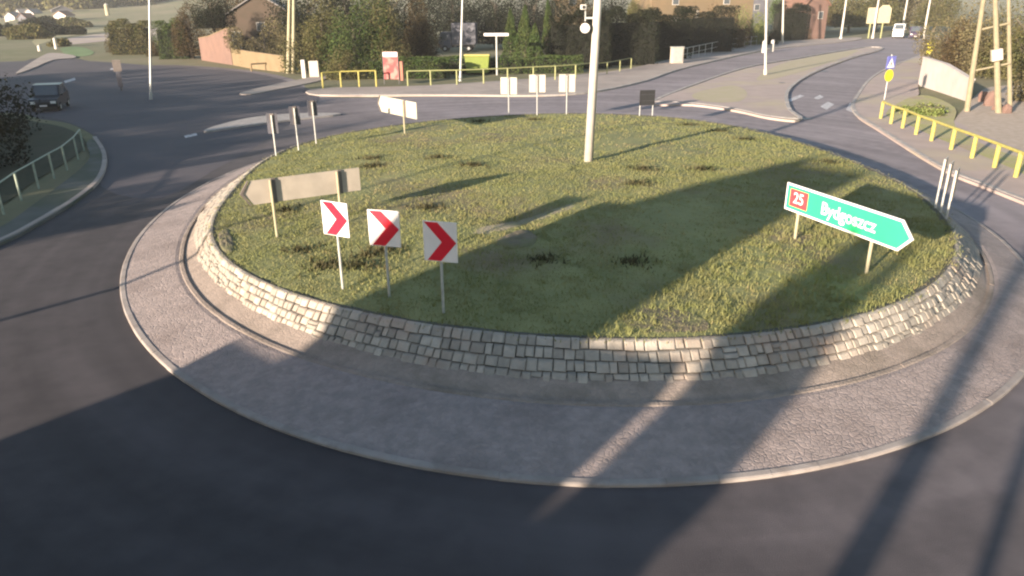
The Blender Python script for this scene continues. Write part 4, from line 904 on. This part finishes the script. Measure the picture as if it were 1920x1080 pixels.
g = G(1303, 86); r = empty('white_post', (g[0], g[1], 0), 0, 'short thick white post in front of the dark hedge', 'post')
MB().cyl((0, 0, 0), (0, 0, 5.6), .22, .28, 10).build('shaft', M['mast'], r); MB().cyl((0, 0, 5.6), (0, 0, 6.3), .34, .2, 10).build('cap', M['sign_back'], r)
g = G(1268, 120); r = empty('utility_cabinet', (g[0], g[1], .12), R(15), 'pale utility cabinet at the start of the distant railing', 'cabinet')
MB().box((0, 0, 1.0), (1.6, .8, 2.0)).build('cabinet_body', M['sign_back'], r, bevel=.04); MB().box((0, 0, 2.06), (1.7, .9, .1)).build('lid', M['galv'], r); MB().box((0, -.42, 1.0), (1.3, .04, 1.6)).build('door', M['galv'], r)
for i, (px, py) in enumerate([(1431, 100), (1447, 98)]):
    g = G(px, py); r = empty('white_bollard', (g[0], g[1], .1), 0, ['white bollard left of the splitter lamp post in the distance', 'white bollard right of the splitter lamp post in the distance'][i], 'bollard', 'white bollards by the lamp post')
    MB().cyl((0, 0, 0), (0, 0, 1.7), .30, .26, 12).build('body', M['white'], r); MB().cyl((0, 0, 1.7), (0, 0, 1.85), .28, .15, 12).build('cap', M['galv'], r)
# pedestrian crossing sign at the right
g = G(1659, 187, .12); r = empty('crossing_sign', (g[0], g[1], .12), R(25), 'blue crossing sign with white triangle above a round yellow disc', 'road sign')
MB().cyl((0, .05, 0), (0, .05, 3.6), .045, .045, 8).build('post', M['galv'], r); MB().box((0, 0, 2.98), (1.0, .04, 1.0)).build('blue_panel', M['blue'], r)
MB().prism_y([(-.42, 2.58), (.42, 2.58), (0, 3.36)], -.028, -.022).build('triangle', M['sign_white'], r); MB().cyl((0, -.03, 1.95), (0, .0, 1.95), .48, .48, 24).build('disc', M['yellow'], r)
MB().prism_y([(-.05, 2.72), (.05, 2.72), (.06, 3.0), (-.06, 3.0)], -.033, -.029).build('figure', M['black'], r)
# far road signs
for i, (px, py, w_, hh, zc_) in enumerate([(1628, 72, 1.9, 3.2, 4.6), (1651, 72, 2.6, 3.6, 4.9)]):
    g = G(px, py); r = empty('far_sign', (g[0], g[1], 0), R(-5), ['narrow pale board, left of the pair at the end of the road', 'pale board with cut corners, right of the pair at the end of the road'][i], 'road sign', 'pale boards at the end of the road')
    MB().prism_y([(-w_/2, zc_-hh/2), (w_/2, zc_-hh/2), (w_/2, zc_+hh*.3), (w_*.25, zc_+hh/2), (-w_*.25, zc_+hh/2), (-w_/2, zc_+hh*.3)] if i else [(-w_/2, zc_-hh/2), (w_/2, zc_-hh/2), (w_/2, zc_+hh/2), (-w_/2, zc_+hh/2)], -.06, 0).build('panel', M['concrete_pale'], r)
    MB().cyl((0, .1, 0), (0, .1, zc_+1), .14, .14, 8).build('post', M['rail_pale'], r)
for i, (px, py, h, lab) in enumerate([(1636, 72, 13, 'thin pale pole between the two pale boards'), (1690, 66, 13, 'thin pale pole above the distant white van'), (1731, 72, 13, 'thin pale pole right of the distant dark car'), (1576, 74, 13, 'thin pale pole right of the pink house')]):
    lamp(G(px, py)[:2], h, .22, .14, M['mast'], lab, True, R(170), 'thin poles at the end of the road')
g = G(1742, 104); r = empty('yellow_bin', (g[0], g[1], .1), 0, 'yellow green bin at the corner of the right pavement', 'bin')
MB().cyl((0, 0, 0), (0, 0, 1.9), .45, .55, 14).build('bin_body', M['yellow'], r); MB().cyl((0, 0, 1.9), (0, 0, 2.2), .6, .3, 14).build('lid', M['lime'], r)
g = G(228, 170); r = empty('dark_sign', (g[0], g[1], 0), R(20), 'dark narrow sign board on a post in the shaded side road', 'road sign')
MB().cyl((0, .06, 0), (0, .06, 2.9), .07, .07, 8).build('post', M['dark_metal'], r); MB().box((0, 0, 2.4), (.75, .05, 1.1)).build('panel', M['strap'], r); MB().box((0, -.02, 1.1), (.45, .05, 1.5)).build('lower_panel', M['sign_back_dark'], r)
for i, (px, py) in enumerate([(106, 92), (75, 96)]):
    g = G(px, py); r = empty('far_bollard', (g[0], g[1], 0), 0, ['pale bollard on the tip of the green verge at far left', 'pale low post beside the far left road'][i], 'bollard')
    MB().cyl((0, 0, 0), (0, 0, 2.0 if i == 0 else 1.0), .35, .3, 10).build('body', M['mast'], r); MB().cyl((0, 0, 2.0 if i == 0 else 1.0), (0, 0, 2.15 if i == 0 else 1.15), .3, .1, 10).build('cap', M['mast'], r)
# debris and boulders at the A-frame's foot
for i, (px, py, s) in enumerate([(1842, 192, .7), (1855, 200, .9), (1868, 208, .6), (1886, 214, .6)]):
    g = G(px, py); rg = random.Random(i+5); mb = MB(); bm = bmesh.new(); bmesh.ops.create_icosphere(bm, subdivisions=2, radius=s*.6)
    for v in bm.verts: v.co *= rg.uniform(.8, 1.15)
    me = bpy.data.meshes.new('boulder'); bm.to_mesh(me); bm.free(); me.materials.append(M['pink_wall']); o = bpy.data.objects.new('boulder', me); link(o); o.location = (g[0], g[1], s*.4); o.scale = (1, .8, 1.5)
    tag(o, ['leftmost pinkish block at the foot of the A-frame pole', 'largest pinkish block under the A-frame pole', 'small pinkish block before the A-frame pole', 'pinkish block right of the A-frame pole'][i], 'block', 'pinkish blocks by the pole')

# ------------------------------------------------------------------ vehicles
def car(name, c, rz, L, W_, Hh, m, label, van=False, cat='car'):
    r = empty(name, (c[0], c[1], .01), rz, label, cat); h = L/2; b = Hh*.52
    if van: prof = [(-h, .35), (h*.98, .35), (h, b*.95), (h*.72, b*1.15), (h*.48, Hh*.97), (h*.3, Hh), (-h*.96, Hh), (-h, Hh*.9)]; gl = [(h*.70, b*1.2), (h*.5, Hh*.92), (h*.2, Hh*.92), (h*.2, b*1.2)]
    else: prof = [(-h, .35), (h*.97, .35), (h, b*.75), (h*.92, b*.95), (h*.42, b*1.08), (h*.12, Hh*.97), (-h*.45, Hh), (-h*.80, b*1.35), (-h*.97, b*1.1)]; gl = [(h*.36, b*1.13), (h*.1, Hh*.92), (-h*.42, Hh*.93), (-h*.72, b*1.22)]
    MB().prism_y(prof, -W_/2, W_/2).build('body', m, r, bevel=.07)
    for s in (-1, 1): MB().prism_y(gl, s*(W_/2-.01), s*(W_/2+.008)).build('side_window', M['glass'], r)
    p, q = (prof[3], prof[4]) if van else (prof[4], prof[5]); dx, dz = q[0]-p[0], q[1]-p[1]; n = Vector((-dz, dx)).normalized()*-.012
    def strip(t0, t1, w2): return [(p[0]+dx*t+s*n[0], y, p[1]+dz*t+s*n[1]) for t, y, s in ((t0, -w2, 1), (t0, w2, 1), (t1, w2*.9, 1), (t1, -w2*.9, 1))]
    MB().add(strip(.08, .92, W_*.43), ((0, 1, 2, 3),)).build('windscreen', M['glass'], r)
    for sx in (-.62, .62):
        for sy in (-1, 1):
            wh = MB().cyl((sx*h, sy*(W_/2-.18), .33), (sx*h, sy*(W_/2+.02), .33), .33, .33, 18).build('wheel', M['rubber'], r); MB().cyl((sx*h, sy*(W_/2+.02), .33), (sx*h, sy*(W_/2+.03), .33), .2, .2, 12).build('rim', M['galv'], wh)
    for sy in (-1, 1):
        MB().box((h*.985, sy*W_*.36, b*.72), (.1, .38, .18)).build('headlight', M['lamp_glass'], r); MB().box((-h*.99, sy*W_*.4, b*.9), (.08, .22, .22)).build('tail_light', M['panel_red'], r)
        MB().box((h*.36, sy*(W_/2+.1), b*1.15), (.12, .2, .14)).build('mirror', m, r)
    MB().box((h*1.0, 0, .5), (.03, .52, .12)).build('number_plate', M['sign_white'], r); MB().box((h*.985, 0, b*.62), (.06, W_*.45, .12)).build('grille', M['black'], r)
    return r
g = G(97, 204); car('dark_car', (g[0], g[1]), R(-72), 4.6, 2.05, 2.0, M['car_dark'], 'dark car in the shade on the side road at upper left')
g = G(1684, 71); car('white_van', (g[0], g[1]), R(-120), 5.5, 2.1, 2.9, M['car_white'], 'distant white van at the end of the road', van=True, cat='van')
g = G(1714, 72); car('purple_car', (g[0], g[1]), R(-115), 4.6, 2.1, 2.4, M['car_purple'], 'distant dark purple car right of the white van')
g = G(858, 96); r = empty('box_truck', (g[0], g[1], 0), R(174), 'grey white box truck parked in front of the dark tree', 'truck')
MB().box((-1.3, 0, 2.9), (4.2, 2.4, 3.5)).build('cargo_box', M['grey_wall'], r, bevel=.05); cb = MB().prism_y([(.9, .6), (3.1, .6), (3.1, 2.0), (2.7, 3.2), (.9, 3.2)], -1.1, 1.1).build('cab', M['grey_wall'], r, bevel=.08)
for s in (-1, 1): MB().prism_y([(1.5, 1.9), (2.9, 1.9), (2.6, 2.9), (1.5, 2.9)], s*1.1, s*1.12).build('cab_window', M['glass'], cb)
MB().box((0, 0, .85), (6.2, 1.0, .35)).build('chassis', M['dark_metal'], r)
for x in (-2.2, 2.0):
    for s in (-1, 1): wh = MB().cyl((x, s*.85, .5), (x, s*1.15, .5), .5, .5, 16).build('wheel', M['rubber'], r); MB().cyl((x, s*1.15, .5), (x, s*1.17, .5), .25, .25, 12).build('rim', M['galv'], wh)

# ------------------------------------------------------------------ road markings and covers
def mark(name, pix, label=None, z=.016, m='paint_road'):
    return sheet(name, [G(a, b)[:2] for a, b in pix], z, M[m], kind='structure')
for pix in ([(1474, 188), (1500, 178), (1508, 180), (1482, 191)], [(1526, 184), (1537, 178), (1545, 182), (1533, 187)], [(1538, 200), (1552, 191), (1564, 196), (1550, 206)], [(1586, 206), (1594, 192), (1602, 198), (1600, 212)],
            [(208, 128), (222, 128), (220, 131), (206, 131)], [(120, 152), (140, 146), (142, 150), (122, 156)], [(345, 255), (368, 250), (370, 254), (348, 259)]):
    mark('road_marking', pix)
for (px, py, s) in [(1545, 134, .5), (1512, 223, .45), (1466, 158, .3), (1412, 257, .35)]:
    g = G(px, py); z = .15 if (px, py) == (1466, 158) else .012
    o = MB().cyl((g[0], g[1], z), (g[0], g[1], z+.012), s, s, 18).build('manhole_cover', M['dark_metal']); tag(o, {1545: 'dark drain cover far up the right lane', 1512: 'dark drain cover in front of the splitter tip', 1466: 'small dark cover on the pink splitter island', 1412: 'dark cover on the ring road beside the grass'}[px], 'drain cover', 'drain covers in the road')
hz = MB().box((0, 0, 54), (8700, 8700, 112)).mesh('haze', None); hm = bpy.data.materials.new('haze'); hm.use_nodes = True
hn = hm.node_tree; hn.nodes.remove(hn.nodes['Principled BSDF']); pv = hn.nodes.new('ShaderNodeVolumePrincipled'); pv.inputs['Color'].default_value = (.92, .93, .95, 1)
pv.inputs['Density'].default_value = HAZE; pv.inputs['Anisotropy'].default_value = .0; hn.links.new(pv.outputs[0], hn.nodes['Material Output'].inputs['Volume'])
hz.materials.append(hm); o = bpy.data.objects.new('haze', hz); link(o); tag(o, 'thin pale haze over the whole place', 'haze', kind='stuff')
print('tris', sum(len(m.polygons) for m in bpy.data.meshes))
